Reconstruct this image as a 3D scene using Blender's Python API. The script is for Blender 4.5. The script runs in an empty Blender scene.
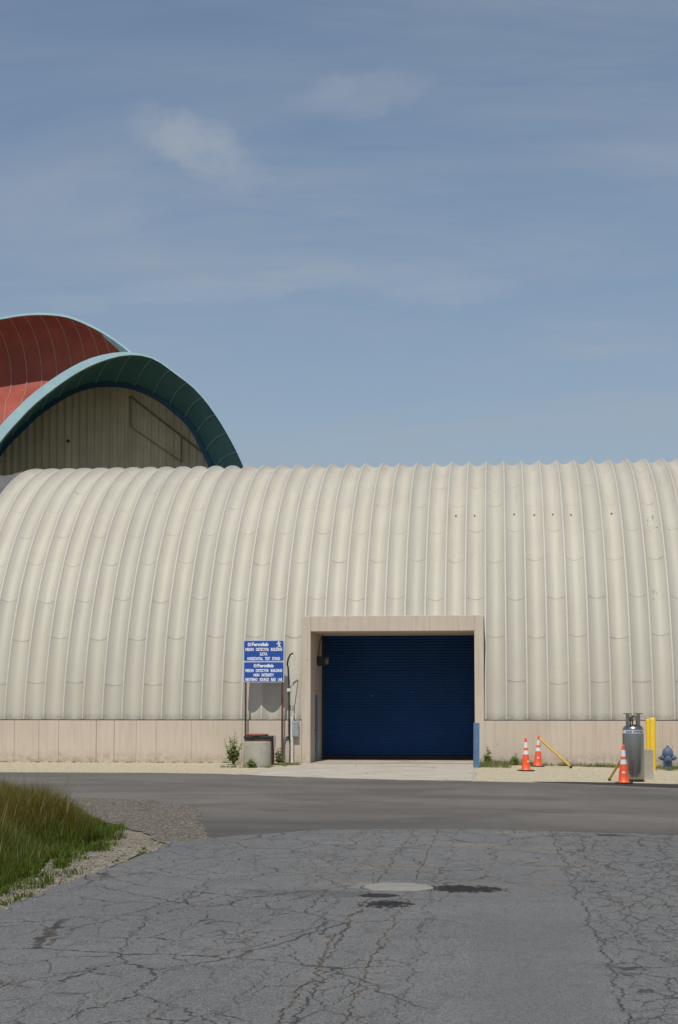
import bpy, bmesh, math, random
import numpy as np
from mathutils import Vector, Matrix, noise as mnoise
R_ = math.radians
PI = math.pi
random.seed(7); rng = np.random.default_rng(7)
sc = bpy.context.scene
C = sc.collection

# ------------------------------------------------------------------ camera
FPX, CX, CY, CAMH = 1527.3, 339.0, 599.2, 1.776
YAW, PITCH = R_(6.0), R_(4.0)
cam = bpy.data.cameras.new('camera'); co = bpy.data.objects.new('camera', cam); C.objects.link(co)
co.location = (0, 0, CAMH); co.rotation_euler = (R_(90)+PITCH, 0, YAW)
cam.sensor_fit = 'VERTICAL'; cam.sensor_height = 24.0; cam.lens = FPX/1024*24.0; cam.shift_y = (CY-512)/1024
cam.clip_start = 0.1; cam.clip_end = 6000
sc.camera = co
vF = Vector((-math.sin(YAW)*math.cos(PITCH), math.cos(YAW)*math.cos(PITCH), math.sin(PITCH)))
vR = Vector((math.cos(YAW), math.sin(YAW), 0)); vU = vR.cross(vF)
def at(px, py, Y):
    """world point at distance Y (along the building normal) seen at that place of the photograph"""
    d = vF*FPX + vR*(px-CX) + vU*(CY-py)
    return Vector((0, 0, CAMH)) + d*(Y/d.y)

# ------------------------------------------------------------------ light
SUN_EL, SUN_AZ = R_(58), R_(6)          # azimuth to the left of "behind the camera"
sdir = Vector((-math.sin(SUN_AZ)*math.cos(SUN_EL), -math.cos(SUN_AZ)*math.cos(SUN_EL), math.sin(SUN_EL)))
sun = bpy.data.lights.new('sun', 'SUN'); sun.energy = 3.25; sun.angle = R_(0.53); sun.color = (1.0, 0.955, 0.88)
so = bpy.data.objects.new('sun', sun); C.objects.link(so); so.location = (-20, -40, 80)
so.rotation_euler = (-sdir).to_track_quat('-Z', 'Y').to_euler()
W = bpy.data.worlds.new('World'); sc.world = W; W.use_nodes = True
sc.view_settings.view_transform = 'Standard'; sc.view_settings.look = 'None'
sc.view_settings.gamma = 1; sc.view_settings.use_curve_mapping = False
sc.view_settings.exposure = 0.02

# ------------------------------------------------------------------ node helpers
class NT:
    def __init__(s, nt): s.nt = nt; s.n = nt.nodes; s.l = nt.links
    def new(s, t, **kw):
        nd = s.n.new(t)
        for k, v in kw.items(): setattr(nd, k, v)
        return nd
    def inp(s, sock, v):
        if v is None: return
        if hasattr(v, 'is_output') or hasattr(v, 'links'): s.l.new(v, sock)
        else:
            if sock.type == 'RGBA' and hasattr(v, '__len__') and len(v) == 3: v = (*v, 1)
            sock.default_value = v
    def math(s, op, a, b=None, c=None, clamp=False):
        nd = s.new('ShaderNodeMath', operation=op, use_clamp=clamp)
        s.inp(nd.inputs[0], a); s.inp(nd.inputs[1], b)
        if c is not None: s.inp(nd.inputs[2], c)
        return nd.outputs[0]
    def vmath(s, op, a, b=None):
        nd = s.new('ShaderNodeVectorMath', operation=op); s.inp(nd.inputs[0], a); s.inp(nd.inputs[1], b)
        return nd.outputs['Value'] if op in ('DOT_PRODUCT', 'LENGTH', 'DISTANCE') else nd.outputs[0]
    def mix(s, f, a, b, blend='MIX'):
        nd = s.new('ShaderNodeMix', data_type='RGBA', blend_type=blend); nd.clamp_factor = True
        s.inp(nd.inputs[0], f); s.inp(nd.inputs[6], a); s.inp(nd.inputs[7], b); return nd.outputs[2]
    def ramp(s, f, lo, hi, a=0.0, b=1.0):
        nd = s.new('ShaderNodeMapRange', interpolation_type='SMOOTHSTEP')
        s.inp(nd.inputs[0], f); s.inp(nd.inputs[1], lo); s.inp(nd.inputs[2], hi); s.inp(nd.inputs[3], a); s.inp(nd.inputs[4], b)
        return nd.outputs[0]
    def obj(s): return s.new('ShaderNodeTexCoord').outputs['Object']
    def uv(s): return s.new('ShaderNodeTexCoord').outputs['UV']
    def attr(s, name): return s.new('ShaderNodeAttribute', attribute_name=name)
    def scale(s, v, k):
        nd = s.new('ShaderNodeMapping'); s.inp(nd.inputs[0], v); nd.inputs['Scale'].default_value = k; return nd.outputs[0]
    def sep(s, v):
        nd = s.new('ShaderNodeSeparateXYZ'); s.inp(nd.inputs[0], v); return nd.outputs
    def comb(s, x, y, z):
        nd = s.new('ShaderNodeCombineXYZ'); s.inp(nd.inputs[0], x); s.inp(nd.inputs[1], y); s.inp(nd.inputs[2], z); return nd.outputs[0]
    def noise(s, v, sc_, det=4, rough=0.55, dist=0.0, col=False):
        nd = s.new('ShaderNodeTexNoise'); s.inp(nd.inputs['Vector'], v); nd.inputs['Scale'].default_value = sc_
        nd.inputs['Detail'].default_value = det; nd.inputs['Roughness'].default_value = rough; nd.inputs['Distortion'].default_value = dist
        return nd.outputs['Color'] if col else nd.outputs[0]
    def voro(s, v, sc_, feat='F1', rnd=1.0, out='Distance'):
        nd = s.new('ShaderNodeTexVoronoi', feature=feat); s.inp(nd.inputs['Vector'], v); nd.inputs['Scale'].default_value = sc_
        nd.inputs['Randomness'].default_value = rnd; return nd.outputs[out]
    def bump(s, h, strength=0.3, dist=0.02, normal=None):
        nd = s.new('ShaderNodeBump'); nd.inputs['Strength'].default_value = strength; nd.inputs['Distance'].default_value = dist
        s.inp(nd.inputs['Height'], h)
        if normal is not None: s.inp(nd.inputs['Normal'], normal)
        return nd.outputs[0]
def mat(name, fn=None, color=(.5, .5, .5), rough=0.7, metal=0.0, spec=0.5, vary=0.12, nscale=6.0, bump=0.0, bscale=60):
    m = bpy.data.materials.new(name); m.use_nodes = True
    t = NT(m.node_tree); b = t.n['Principled BSDF']
    b.inputs['Roughness'].default_value = rough; b.inputs['Metallic'].default_value = metal
    b.inputs['Specular IOR Level'].default_value = spec
    if fn: fn(t, b)
    else:
        o = t.obj()
        n = t.noise(o, nscale, 5, 0.6)
        f = t.ramp(n, 0.3, 0.7, 1-vary, 1+vary)
        t.inp(b.inputs['Base Color'], t.mix(1.0, color, t.comb(f, f, f), 'MULTIPLY'))
        if bump: t.inp(b.inputs['Normal'], t.bump(t.noise(o, bscale, 3), bump, 0.01))
    return m

# ------------------------------------------------------------------ sky
wt = NT(W.node_tree); bg = wt.n['Background']
sky = wt.new('ShaderNodeTexSky', sky_type='NISHITA'); sky.sun_disc = False
sky.sun_elevation = SUN_EL; sky.sun_rotation = PI + SUN_AZ; sky.air_density = 1.0; sky.dust_density = 1.4; sky.ozone_density = 1.0; sky.altitude = 200
SKY_STRENGTH = 0.10
gd = wt.new('ShaderNodeTexCoord').outputs['Generated']
x_, y_, z_ = wt.sep(gd)
den = wt.math('ADD', wt.math('MAXIMUM', z_, 0.0), 0.12)
pl = wt.comb(wt.math('DIVIDE', x_, den), wt.math('DIVIDE', y_, den), 0.0)
rot = wt.new('ShaderNodeMapping'); wt.inp(rot.inputs[0], pl); rot.inputs['Rotation'].default_value = (0, 0, R_(18)); rot.inputs['Scale'].default_value = (0.55, 1.5, 1)
cir = wt.noise(rot.outputs[0], 1.3, 8, 0.62, 1.1)
cir2 = wt.noise(pl, 0.55, 3, 0.5, 0.3)
cirrus = wt.math('MULTIPLY', wt.ramp(cir, 0.38, 0.70), wt.ramp(cir2, 0.3, 0.65, 0.35, 1.0))
rot2 = wt.new('ShaderNodeMapping'); wt.inp(rot2.inputs[0], pl); rot2.inputs['Rotation'].default_value = (0, 0, R_(-38)); rot2.inputs['Scale'].default_value = (0.8, 2.2, 1)
wisp = wt.math('MULTIPLY', wt.ramp(wt.noise(rot2.outputs[0], 1.25, 9, 0.64, 1.2), .40, .76), wt.ramp(wt.noise(pl, .9, 3, .5, .4), .38, .62, .1, 1))
veil = wt.math('ADD', wt.math('ADD', wt.math('MULTIPLY', cirrus, 0.36), wt.math('MULTIPLY', wisp, .34)), 0.08)
wob = wt.noise(gd, 28, 5, 0.6, 0.4, col=True)
wv = wt.vmath('ADD', gd, wt.scale(wt.vmath('SUBTRACT', wob, (0.5, 0.5, 0.5)), (0.034, 0.034, 0.022)))
puffs = None
for (px, py, rx, rz, amt, tilt) in ((196, 146, .034, .013, .27, -.35), (222, 164, .024, .012, .15, -.2), (356, 94, .034, .010, .15, .15), (448, 290, .034, .010, .14, 0), (40, 205, .06, .018, .10, .1), (250, 285, .12, .006, .12, .10)):
    d = (vF*FPX + vR*(px-CX) + vU*(CY-py)).normalized()
    r = d.cross(Vector((0, 0, 1))).normalized(); u = r.cross(d)
    r2 = r*math.cos(tilt)+u*math.sin(tilt); u2 = u*math.cos(tilt)-r*math.sin(tilt)
    dv = wt.vmath('SUBTRACT', wv, tuple(d))
    a = wt.math('DIVIDE', wt.vmath('DOT_PRODUCT', dv, tuple(r2)), rx); b = wt.math('DIVIDE', wt.vmath('DOT_PRODUCT', dv, tuple(u2)), rz)
    q = wt.math('ADD', wt.math('MULTIPLY', a, a), wt.math('MULTIPLY', b, b))
    p = wt.ramp(q, 0.0, 2.6, amt, 0.0)
    puffs = p if puffs is None else wt.math('MAXIMUM', puffs, p)
tot = wt.math('MAXIMUM', veil, 0.0)
base = sky.outputs[0]
base = wt.mix(wt.ramp(z_, .02, .42, .42, .06), base, (3.35, 3.6, 4.0))
c1 = wt.mix(tot, base, (3.7, 3.95, 4.45))
c2 = wt.mix(wt.math('MULTIPLY', puffs, wt.ramp(wt.noise(gd, 40, 5, .6), .3, .65, .55, 1)), c1, (5.6, 5.4, 5.3))
wt.inp(bg.inputs[0], wt.mix(1.0, c2, (.95, 1.0, 1.0), 'MULTIPLY')); bg.inputs[1].default_value = SKY_STRENGTH

# ------------------------------------------------------------------ mesh helpers
class MB:
    def __init__(s): s.v = []; s.f = []; s.m = []; s.xf = Matrix.Identity(4)
    def add(s, vs, fs, mi=0):
        o = len(s.v); s.v += [tuple(s.xf @ Vector(v)) for v in vs]; s.f += [tuple(i+o for i in f) for f in fs]; s.m += [mi]*len(fs); return s
    def box(s, x0, x1, y0, y1, z0, z1, mi=0):
        v = [(x0,y0,z0),(x1,y0,z0),(x1,y1,z0),(x0,y1,z0),(x0,y0,z1),(x1,y0,z1),(x1,y1,z1),(x0,y1,z1)]
        return s.add(v, [(0,3,2,1),(4,5,6,7),(0,1,5,4),(1,2,6,5),(2,3,7,6),(3,0,4,7)], mi)
    def lathe(s, prof, c=(0,0,0), n=24, mi=0, cap=True):
        vs = []; fs = []
        for r, z in prof:
            for k in range(n):
                a = 2*PI*k/n; vs.append((c[0]+r*math.cos(a), c[1]+r*math.sin(a), c[2]+z))
        for i in range(len(prof)-1):
            for k in range(n):
                k2 = (k+1) % n; fs.append((i*n+k, i*n+k2, (i+1)*n+k2, (i+1)*n+k))
        if cap:
            fs.append(tuple(range(n-1, -1, -1))); fs.append(tuple((len(prof)-1)*n+k for k in range(n)))
        return s.add(vs, fs, mi)
    def tube(s, pts, r, n=10, mi=0, cap=True):
        pts = [Vector(p) for p in pts]; rs = r if hasattr(r, '__len__') else [r]*len(pts)
        vs = []; fs = []; up = None
        for i, p in enumerate(pts):
            t = (pts[min(i+1, len(pts)-1)]-pts[max(i-1, 0)]).normalized()
            if up is None: up = Vector((0,0,1)) if abs(t.z) < .9 else Vector((1,0,0))
            a = t.cross(up).normalized(); b = a.cross(t).normalized(); up = b
            for k in range(n):
                q = 2*PI*k/n; vs.append(tuple(p + a*rs[i]*math.cos(q) + b*rs[i]*math.sin(q)))
        for i in range(len(pts)-1):
            for k in range(n):
                k2 = (k+1) % n; fs.append((i*n+k, i*n+k2, (i+1)*n+k2, (i+1)*n+k))
        if cap: fs += [tuple(range(n-1, -1, -1)), tuple((len(pts)-1)*n+k for k in range(n))]
        return s.add(vs, fs, mi)
    def grid(s, rows, mi=0, flip=False):
        n = len(rows[0]); vs = [p for r in rows for p in r]; fs = []
        for i in range(len(rows)-1):
            for k in range(n-1):
                f = (i*n+k, i*n+k+1, (i+1)*n+k+1, (i+1)*n+k); fs.append(f[::-1] if flip else f)
        return s.add(vs, fs, mi)
    def build(s, name, mats, parent=None, smooth=None, bevel=0.0, loc=None):
        me = bpy.data.meshes.new(name); me.from_pydata(s.v, [], s.f); me.update()
        if not isinstance(mats, (list, tuple)): mats = [mats]
        for m in mats: me.materials.append(m)
        me.polygons.foreach_set('material_index', s.m)
        bm = bmesh.new(); bm.from_mesh(me); bmesh.ops.recalc_face_normals(bm, faces=bm.faces) if getattr(s, 'recalc', True) else None
        bm.to_mesh(me); bm.free()
        if smooth is not None:
            me.polygons.foreach_set('use_smooth', [True]*len(me.polygons))
            me.set_sharp_from_angle(angle=R_(smooth))
        o = bpy.data.objects.new(name, me); C.objects.link(o)
        if parent: o.parent = parent
        if loc: o.location = loc
        if bevel:
            md = o.modifiers.new('bevel', 'BEVEL'); md.width = bevel; md.segments = 2; md.limit_method = 'ANGLE'
        return o
def tag(o, label=None, cat=None, group=None, kind=None):
    if label: o['label'] = label
    if cat: o['category'] = cat
    if group: o['group'] = group
    if kind: o['kind'] = kind
    return o
def thing(name, label, cat, loc=(0,0,0), rz=0, group=None):
    o = bpy.data.objects.new(name, None); o.empty_display_size = .2; C.objects.link(o); o.location = loc; o.rotation_euler = (0,0,rz)
    return tag(o, label, cat, group)
def copy_tree(o, parent=None):
    c = o.copy(); C.objects.link(c)
    if parent: c.parent = parent
    for ch in list(o.children): copy_tree(ch, c)
    return c
def text_mesh(txt, size, wscale=1.0, bold=0.0, ext=0.002, align='CENTER', spacing=1.0):
    """lettering as mesh data lying in the XZ plane, facing -Y"""
    cu = bpy.data.curves.new('lettering', 'FONT'); cu.body = txt; cu.size = size; cu.align_x = align; cu.offset = bold; cu.extrude = ext
    cu.space_character = spacing; cu.resolution_u = 3
    to = bpy.data.objects.new('tmp', cu); C.objects.link(to)
    dg = bpy.context.evaluated_depsgraph_get(); me = bpy.data.meshes.new_from_object(to.evaluated_get(dg))
    bpy.data.objects.remove(to); bpy.data.curves.remove(cu)
    vs = [(v.co.x*wscale, -v.co.z, v.co.y) for v in me.vertices]; fs = [tuple(p.vertices) for p in me.polygons]
    bpy.data.meshes.remove(me); return vs, fs

def hz(x): return -0.02*min(max(0.0, x+0.5), 14.0)
def sheet(name, poly, level, m, label=None, kind='structure', thick=0.0):
    """flat ground layer following the gentle fall of the yard towards the right"""
    bm = bmesh.new(); vs = [bm.verts.new((x, y, 0)) for x, y in poly]; bm.faces.new(vs)
    bmesh.ops.triangulate(bm, faces=bm.faces)
    for xc in (-0.5, 13.5):
        bmesh.ops.bisect_plane(bm, geom=bm.verts[:]+bm.edges[:]+bm.faces[:], plane_co=(xc,0,0), plane_no=(1,0,0))
    for v in bm.verts: v.co.z = hz(v.co.x)+level
    bmesh.ops.recalc_face_normals(bm, faces=bm.faces)
    me = bpy.data.meshes.new(name); bm.to_mesh(me); bm.free(); me.materials.append(m)
    if me.polygons[0].normal.z < 0: me.flip_normals()
    o = bpy.data.objects.new(name, me); C.objects.link(o); tag(o, label, None, None, kind)
    return o
def smooth_poly(pts, it=2, jitter=0.0):
    p = [Vector((*q, 0)) for q in pts]
    for _ in range(it):
        o = []
        for i in range(len(p)):
            a, b = p[i], p[(i+1) % len(p)]
            o += [a*.75+b*.25, a*.25+b*.75]
        p = o
    return [(q.x+random.uniform(-jitter, jitter), q.y+random.uniform(-jitter, jitter)*1.5) for q in p]
def rough_edge(pts, step=0.25, amp=0.04):
    """subdivide a polyline and roughen it"""
    out = []
    for a, b in zip(pts[:-1], pts[1:]):
        a = Vector((*a,0)); b = Vector((*b,0)); L = (b-a).length; n = max(1, int(L/step)); nn = Vector((-(b-a).y, (b-a).x, 0)).normalized() if L else Vector()
        for i in range(n):
            q = a.lerp(b, i/n); k = mnoise.noise(Vector((q.x*2.1, q.y*2.1, 3.3)))*amp*1.6+mnoise.noise(Vector((q.x*7, q.y*7, 1.3)))*amp
            q = q+nn*k; out.append((q.x, q.y))
    out.append(tuple(pts[-1])); return out

# ------------------------------------------------------------------ ground materials
def m_old_asphalt(t, b):
    o = t.obj(); x, y, z = t.sep(o)
    big = t.noise(o, 0.35, 5, 0.6); mid = t.noise(o, 2.2, 6, 0.65); fine = t.noise(o, 55, 3, 0.7); grit = t.voro(t.scale(o, (1, .5, 1)), 120, 'F1', 1.0, 'Color')
    col = t.mix(t.ramp(big, .3, .7), (.132, .131, .128), (.180, .177, .172))
    col = t.mix(t.ramp(mid, .35, .75, 0, .5), col, (.105, .105, .105))
    col = t.mix(t.ramp(t.sep(grit)[0], .5, 1.0, 0, .85), col, (.21, .205, .195))
    col = t.mix(t.ramp(t.sep(grit)[1], .62, 1.0, 0, .75), col, (.055, .056, .058))
    mot = t.noise(t.scale(o, (1, .45, 1)), 9, 5, .7); col = t.mix(t.ramp(mot, .5, .72, 0, .4), col, (.165, .162, .155)); col = t.mix(t.ramp(mot, .47, .3, 0, .4), col, (.07, .071, .074))
    col = t.mix(t.ramp(fine, .5, .75, 0, .75), col, (.05, .051, .054))
    # tan dust blown in from the verge
    dust = t.math('MULTIPLY', t.ramp(t.noise(o, .8, 5, .65), .5, .72), t.math('MULTIPLY', t.ramp(y, 12.5, 17), t.ramp(x, -2.6, -1.2, 0, t.ramp(x, 0, 2.2, 1, .35))))
    col = t.mix(t.math('MULTIPLY', dust, .75), col, (.20, .172, .13))
    # crack network
    wv = t.vmath('ADD', o, t.scale(t.vmath('SUBTRACT', t.noise(o, 2.6, 4, .6, col=True), (.5,.5,.5)), (.30, .30, 0)))
    wv = t.vmath('ADD', wv, t.scale(t.vmath('SUBTRACT', t.noise(o, 11, 3, .6, col=True), (.5,.5,.5)), (.09, .09, 0)))
    def cr(scale, wd, sx=1.0, sy=1.0):
        e = t.voro(t.scale(wv, (sx, sy, 0)), scale, 'DISTANCE_TO_EDGE'); return t.ramp(t.math('ADD', e, t.math('MULTIPLY', t.math('SUBTRACT', fine, .5), wd*1.2)), wd*.35, wd, 1, 0)
    zone_r = t.ramp(t.math('ADD', x, t.math('MULTIPLY', t.math('SUBTRACT', mid, .5), 1.2)), .62, .95)
    zone_l = t.ramp(t.math('ADD', x, t.math('MULTIPLY', t.math('SUBTRACT', big, .5), 2.0)), -.35, -.75)
    zone_far = t.ramp(y, 13.5, 17)
    patch = t.ramp(t.noise(o, .55, 3, .5, .4), .40, .56)
    zone = t.math('MAXIMUM', zone_r, t.math('MAXIMUM', t.math('MULTIPLY', zone_l, t.math('MAXIMUM', patch, .0)), t.math('MULTIPLY', zone_far, patch)))
    brk = t.ramp(t.noise(o, 1.3, 4, .65), .38, .58, .15, 1)
    c1 = t.math('MULTIPLY', cr(1.0, .030, 5.2, 2.0), t.math('MULTIPLY', zone_r, .85))
    c1 = t.math('MAXIMUM', c1, t.math('MULTIPLY', cr(1.0, .013, 2.1, 1.0), t.math('MULTIPLY', t.math('MAXIMUM', zone_l, zone_far), brk)))
    c2 = t.math('MULTIPLY', cr(1.0, .0075, .9, .55), t.math('MAXIMUM', zone_l, t.math('MAXIMUM', zone_far, t.math('MULTIPLY', zone_r, .5))))
    c3 = t.math('MULTIPLY', cr(1.0, .024, 4.2, 2.2), t.math('MULTIPLY', t.ramp(t.noise(o, .7, 4, .6), .50, .60, 0, .75), t.math('MAXIMUM', zone_l, zone_far)))
    # long joints running along the lane
    def joint(x0, wd, amp=.5, seed=0.0):
        wb = t.noise(t.comb(t.math('MULTIPLY', x, .25), t.math('ADD', y, seed*7), seed), 1.1, 8, .72)
        xo = t.math('ADD', x, t.math('MULTIPLY', t.math('SUBTRACT', wb, .5), amp))
        brk = t.ramp(t.noise(t.comb(seed+9.0, y, 0.0), 1.6, 3, .6), .30, .5, .45, 1)
        wn = t.math('ADD', t.math('MULTIPLY', t.noise(o, 9, 4, .7), wd*1.6), wd*.2)
        return t.math('MULTIPLY', t.ramp(t.math('DIVIDE', t.math('ABSOLUTE', t.math('SUBTRACT', xo, x0)), wn), .6, 1.15, 1, 0), brk)
    j1 = joint(-.88, .007, .34, 1.0); j2 = joint(-1.22, .009, .46, 5.0); j3 = joint(.72, .008, .46, 11.0); j4 = t.math('MULTIPLY', joint(-1.9, .006, .9, 17.0), .8)
    j5 = joint(-.62, .005, .6, 23.0); j6 = joint(-1.55, .005, .7, 31.0)
    w1 = joint(-.88, .045, .34, 1.0); w2 = joint(-1.22, .05, .46, 5.0)
    dark = t.math('MAXIMUM', t.math('MAXIMUM', c1, c2), t.math('MAXIMUM', t.math('MAXIMUM', c3, j3), t.math('MAXIMUM', j4, t.math('MAXIMUM', j5, j6))))
    tanj = t.math('MAXIMUM', j1, j2)
    soil = t.ramp(t.noise(o, 3.1, 4, .6), .42, .6)
    crumb = t.math('MULTIPLY', t.math('MAXIMUM', w1, w2), t.math('MULTIPLY', t.ramp(t.noise(o, 34, 4, .7), .50, .60), t.ramp(t.noise(o, 1.7, 4, .65), .42, .58)))
    halo = t.math('MULTIPLY', t.ramp(t.noise(o, 20, 4, .7), .45, .62), t.math('MULTIPLY', soil, t.ramp(x, .5, -.2, .25, 1)))
    ccol = t.mix(halo, (.024, .023, .022), (.15, .118, .080))
    col = t.mix(t.math('MULTIPLY', dark, .86), col, ccol)
    col = t.mix(t.math('MULTIPLY', crumb, .8), col, (.21, .165, .11))
    col = t.mix(t.math('MULTIPLY', tanj, .85), col, t.mix(halo, (.028, .025, .021), (.19, .145, .095)))
    # broad bands worn by tyres, a darker sealed strip down the middle
    col = t.mix(t.math('MULTIPLY', t.ramp(t.math('ABSOLUTE', t.math('SUBTRACT', t.math('ADD', x, t.math('MULTIPLY', big, .4)), .42)), .55, .25, 0, .35), t.ramp(y, 15, 12)), col, (.112, .114, .118))
    # wet silt beside the manhole; blot below the lid painted as a dark gap
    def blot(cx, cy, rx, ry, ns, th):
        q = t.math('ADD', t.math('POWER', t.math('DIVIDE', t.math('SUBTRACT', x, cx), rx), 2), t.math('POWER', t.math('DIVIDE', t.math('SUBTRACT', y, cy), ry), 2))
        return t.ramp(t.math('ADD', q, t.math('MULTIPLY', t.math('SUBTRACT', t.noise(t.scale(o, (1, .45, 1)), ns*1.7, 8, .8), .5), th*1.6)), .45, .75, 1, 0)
    col = t.mix(t.math('MULTIPLY', blot(-1.0, 15.0, .56, .50, 4, 1.6), .6), col, (.235, .215, .185))
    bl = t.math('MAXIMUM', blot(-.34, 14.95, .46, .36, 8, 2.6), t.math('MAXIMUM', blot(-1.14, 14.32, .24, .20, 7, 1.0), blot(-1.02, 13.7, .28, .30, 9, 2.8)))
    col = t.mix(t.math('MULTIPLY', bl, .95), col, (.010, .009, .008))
    col = t.mix(t.math('MULTIPLY', blot(-1.75, 14.4, .9, .35, 3, 1.8), .35), col, (.04, .04, .042))
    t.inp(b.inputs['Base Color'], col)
    t.inp(b.inputs['Roughness'], t.ramp(mid, .2, .8, .82, .95))
    h = t.math('SUBTRACT', t.math('ADD', t.math('MULTIPLY', fine, .35), t.math('MULTIPLY', mid, .5)), t.math('MULTIPLY', t.math('MAXIMUM', dark, tanj), 1.2))
    t.inp(b.inputs['Normal'], t.bump(h, .55, .015))
def m_new_asphalt(t, b):
    o = t.obj(); x, y, z = t.sep(o)
    st = t.noise(t.scale(o, (.3, .55, 1)), 1.0, 6, .65, .4); fine = t.noise(o, 60, 3, .7); pat = t.noise(o, .5, 5, .65, .5)
    col = t.mix(t.ramp(st, .35, .68), (.104, .094, .085), (.146, .132, .118))
    col = t.mix(t.ramp(t.noise(t.scale(o, (.35, .6, 1)), .55, 6, .68, .6), .47, .64, 0, .7), col, (.185, .165, .14))
    col = t.mix(t.ramp(y, 36.0, 40, 0, t.ramp(pat, .35, .6, .15, .6)), col, (.14, .13, .115))
    col = t.mix(t.ramp(fine, .48, .75, 0, .6), col, (.04, .038, .036))
    col = t.mix(t.ramp(t.math('ADD', y, t.math('MULTIPLY', pat, 2.5)), 27.5, 22.6, 0, .55), col, (.052, .048, .045))
    t.inp(b.inputs['Base Color'], col); b.inputs['Roughness'].default_value = .9
    t.inp(b.inputs['Normal'], t.bump(fine, .3, .01))
def m_gravel(c1, c2, c3, soil, scale=26, soilamt=.5):
    def fn(t, b):
        o = t.obj()
        v = t.voro(o, scale, 'F1', 1, 'Color'); d = t.voro(o, scale, 'F1', 1, 'Distance'); v2 = t.voro(o, scale*2.7, 'F1', 1, 'Color')
        a = t.sep(v)
        col = t.mix(t.ramp(a[0], .2, .8), c1, c2); col = t.mix(t.ramp(a[1], .86, .97), col, c3)
        col = t.mix(t.ramp(t.sep(v2)[0], .55, .95, 0, .55), col, tuple(k*.45 for k in c1))
        col = t.mix(t.ramp(d, .35, .75, 0, .6), col, tuple(k*.35 for k in c1))
        col = t.mix(t.ramp(t.noise(o, .9, 5, .65), .45, .7, 0, soilamt), col, soil)
        t.inp(b.inputs['Base Color'], col); b.inputs['Roughness'].default_value = .95
        t.inp(b.inputs['Normal'], t.bump(t.math('SUBTRACT', t.math('MULTIPLY', t.noise(o, 4, 4), .8), d), .8, .03))
    return fn
def m_concrete_slab(t, b):
    o = t.obj(); x, y, z = t.sep(o)
    n = t.noise(o, 1.1, 6, .6); f = t.noise(o, 40, 3, .6)
    col = t.mix(t.ramp(n, .3, .7), (.40, .355, .285), (.48, .43, .355)); col = t.mix(t.ramp(f, .55, .8, 0, .4), col, (.28, .25, .21))
    e = t.voro(t.vmath('ADD', o, t.scale(t.noise(o, 2, 3, col=True), (.5,.5,0))), .45, 'DISTANCE_TO_EDGE')
    col = t.mix(t.ramp(e, .004, .012, .6, 0), col, (.10, .085, .06))
    col = t.mix(t.ramp(t.noise(o, 2.3, 5, .7), .6, .75, 0, .35), col, (.25, .215, .165))
    t.inp(b.inputs['Base Color'], col); b.inputs['Roughness'].default_value = .9
def m_soil(t, b):
    o = t.obj(); n = t.noise(o, 1.5, 6, .6)
    t.inp(b.inputs['Base Color'], t.mix(t.ramp(n, .3, .7), (.055, .07, .025), (.13, .12, .06))); b.inputs['Roughness'].default_value = 1
MAT = {}
MAT['old'] = mat('weathered_asphalt', m_old_asphalt, spec=.3); MAT['new'] = mat('dark_asphalt', m_new_asphalt, spec=.3)
MAT['patch'] = mat('near_black_strip', color=(.020, .019, .018), rough=.8, vary=.3, bump=.4)
MAT['gravel_tan'] = mat('tan_gravel', m_gravel((.56, .475, .32), (.68, .59, .42), (.72, .67, .55), (.50, .41, .26), 22, .35))
MAT['gravel_grey'] = mat('grey_gravel', m_gravel((.095, .079, .062), (.225, .19, .15), (.50, .45, .37), (.17, .138, .10), 30, .5))
MAT['gravel_verge'] = mat('verge_gravel', m_gravel((.21, .18, .13), (.36, .31, .24), (.54, .49, .41), (.21, .165, .105), 34, .6))
MAT['slab'] = mat('concrete_slab', m_concrete_slab); MAT['soil'] = mat('grassy_soil', m_soil)

# ------------------------------------------------------------------ ground
D = 47.25
bm = bmesh.new(); xs = [-3000, -300, -60, -0.5, 13.5, 60, 300, 3000]; ys = [-2000, -100, 200, 600, 4000]
gv = [[bm.verts.new((x, y, hz(x)-.012)) for x in xs] for y in ys]
for i in range(len(ys)-1):
    for k in range(len(xs)-1): bm.faces.new((gv[i][k], gv[i][k+1], gv[i+1][k+1], gv[i+1][k]))
me = bpy.data.meshes.new('ground'); bm.to_mesh(me); bm.free(); me.materials.append(MAT['soil'])
go = bpy.data.objects.new('ground', me); C.objects.link(go); go['kind'] = 'structure'
seam = [(-4.25, 19.45), (-3.97, 20.05), (-3.53, 20.75), (-2.43, 21.9), (-1.2, 22.1), (0, 22.2), (2.48, 22.15), (14, 21.9), (40, 21.7)]
left_edge = [(-4.6, -20), (-4.55, 4), (-4.42, 9), (-4.35, 13.2), (-4.22, 17.3), (-4.2, 19.0)]
sheet('verge', rough_edge([(-60, -25), (-4.3, -25), (-4.3, 18), (-3.9, 21), (-4.6, 24), (-5, 25.6), (-6, 27.6), (-8, 29.2), (-14, 29.9), (-60, 30.2)], .4, .05)[:-1], .000, MAT['gravel_verge'])
cross = rough_edge([(-60, 29.9), (-14, 29.6), (-8.06, 29.0), (-6.75, 28.5), (-5.55, 26.7), (-5.02, 25.0), (-4.61, 22.7), (-4.2, 20.9), (-3.95, 20.3)], .2, .07)[:-1] + [(-3.6, 19.9), (-2, 20.8), (14, 20.5), (40, 20.2)] + rough_edge([(60, 36.6), (14, 36.8), (4.17, 37.0), (2.3, 36.6), (.69, 36.4), (-.6, 36.3), (-2.0, 36.5), (-3.9, 37.2), (-6.0, 38.5), (-7.2, 39.6), (-9.25, 40.0), (-13.2, 39.9), (-60, 39.0)], .3, .06)
cross_road = sheet('cross_road', cross, .010, MAT['new'])
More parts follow.
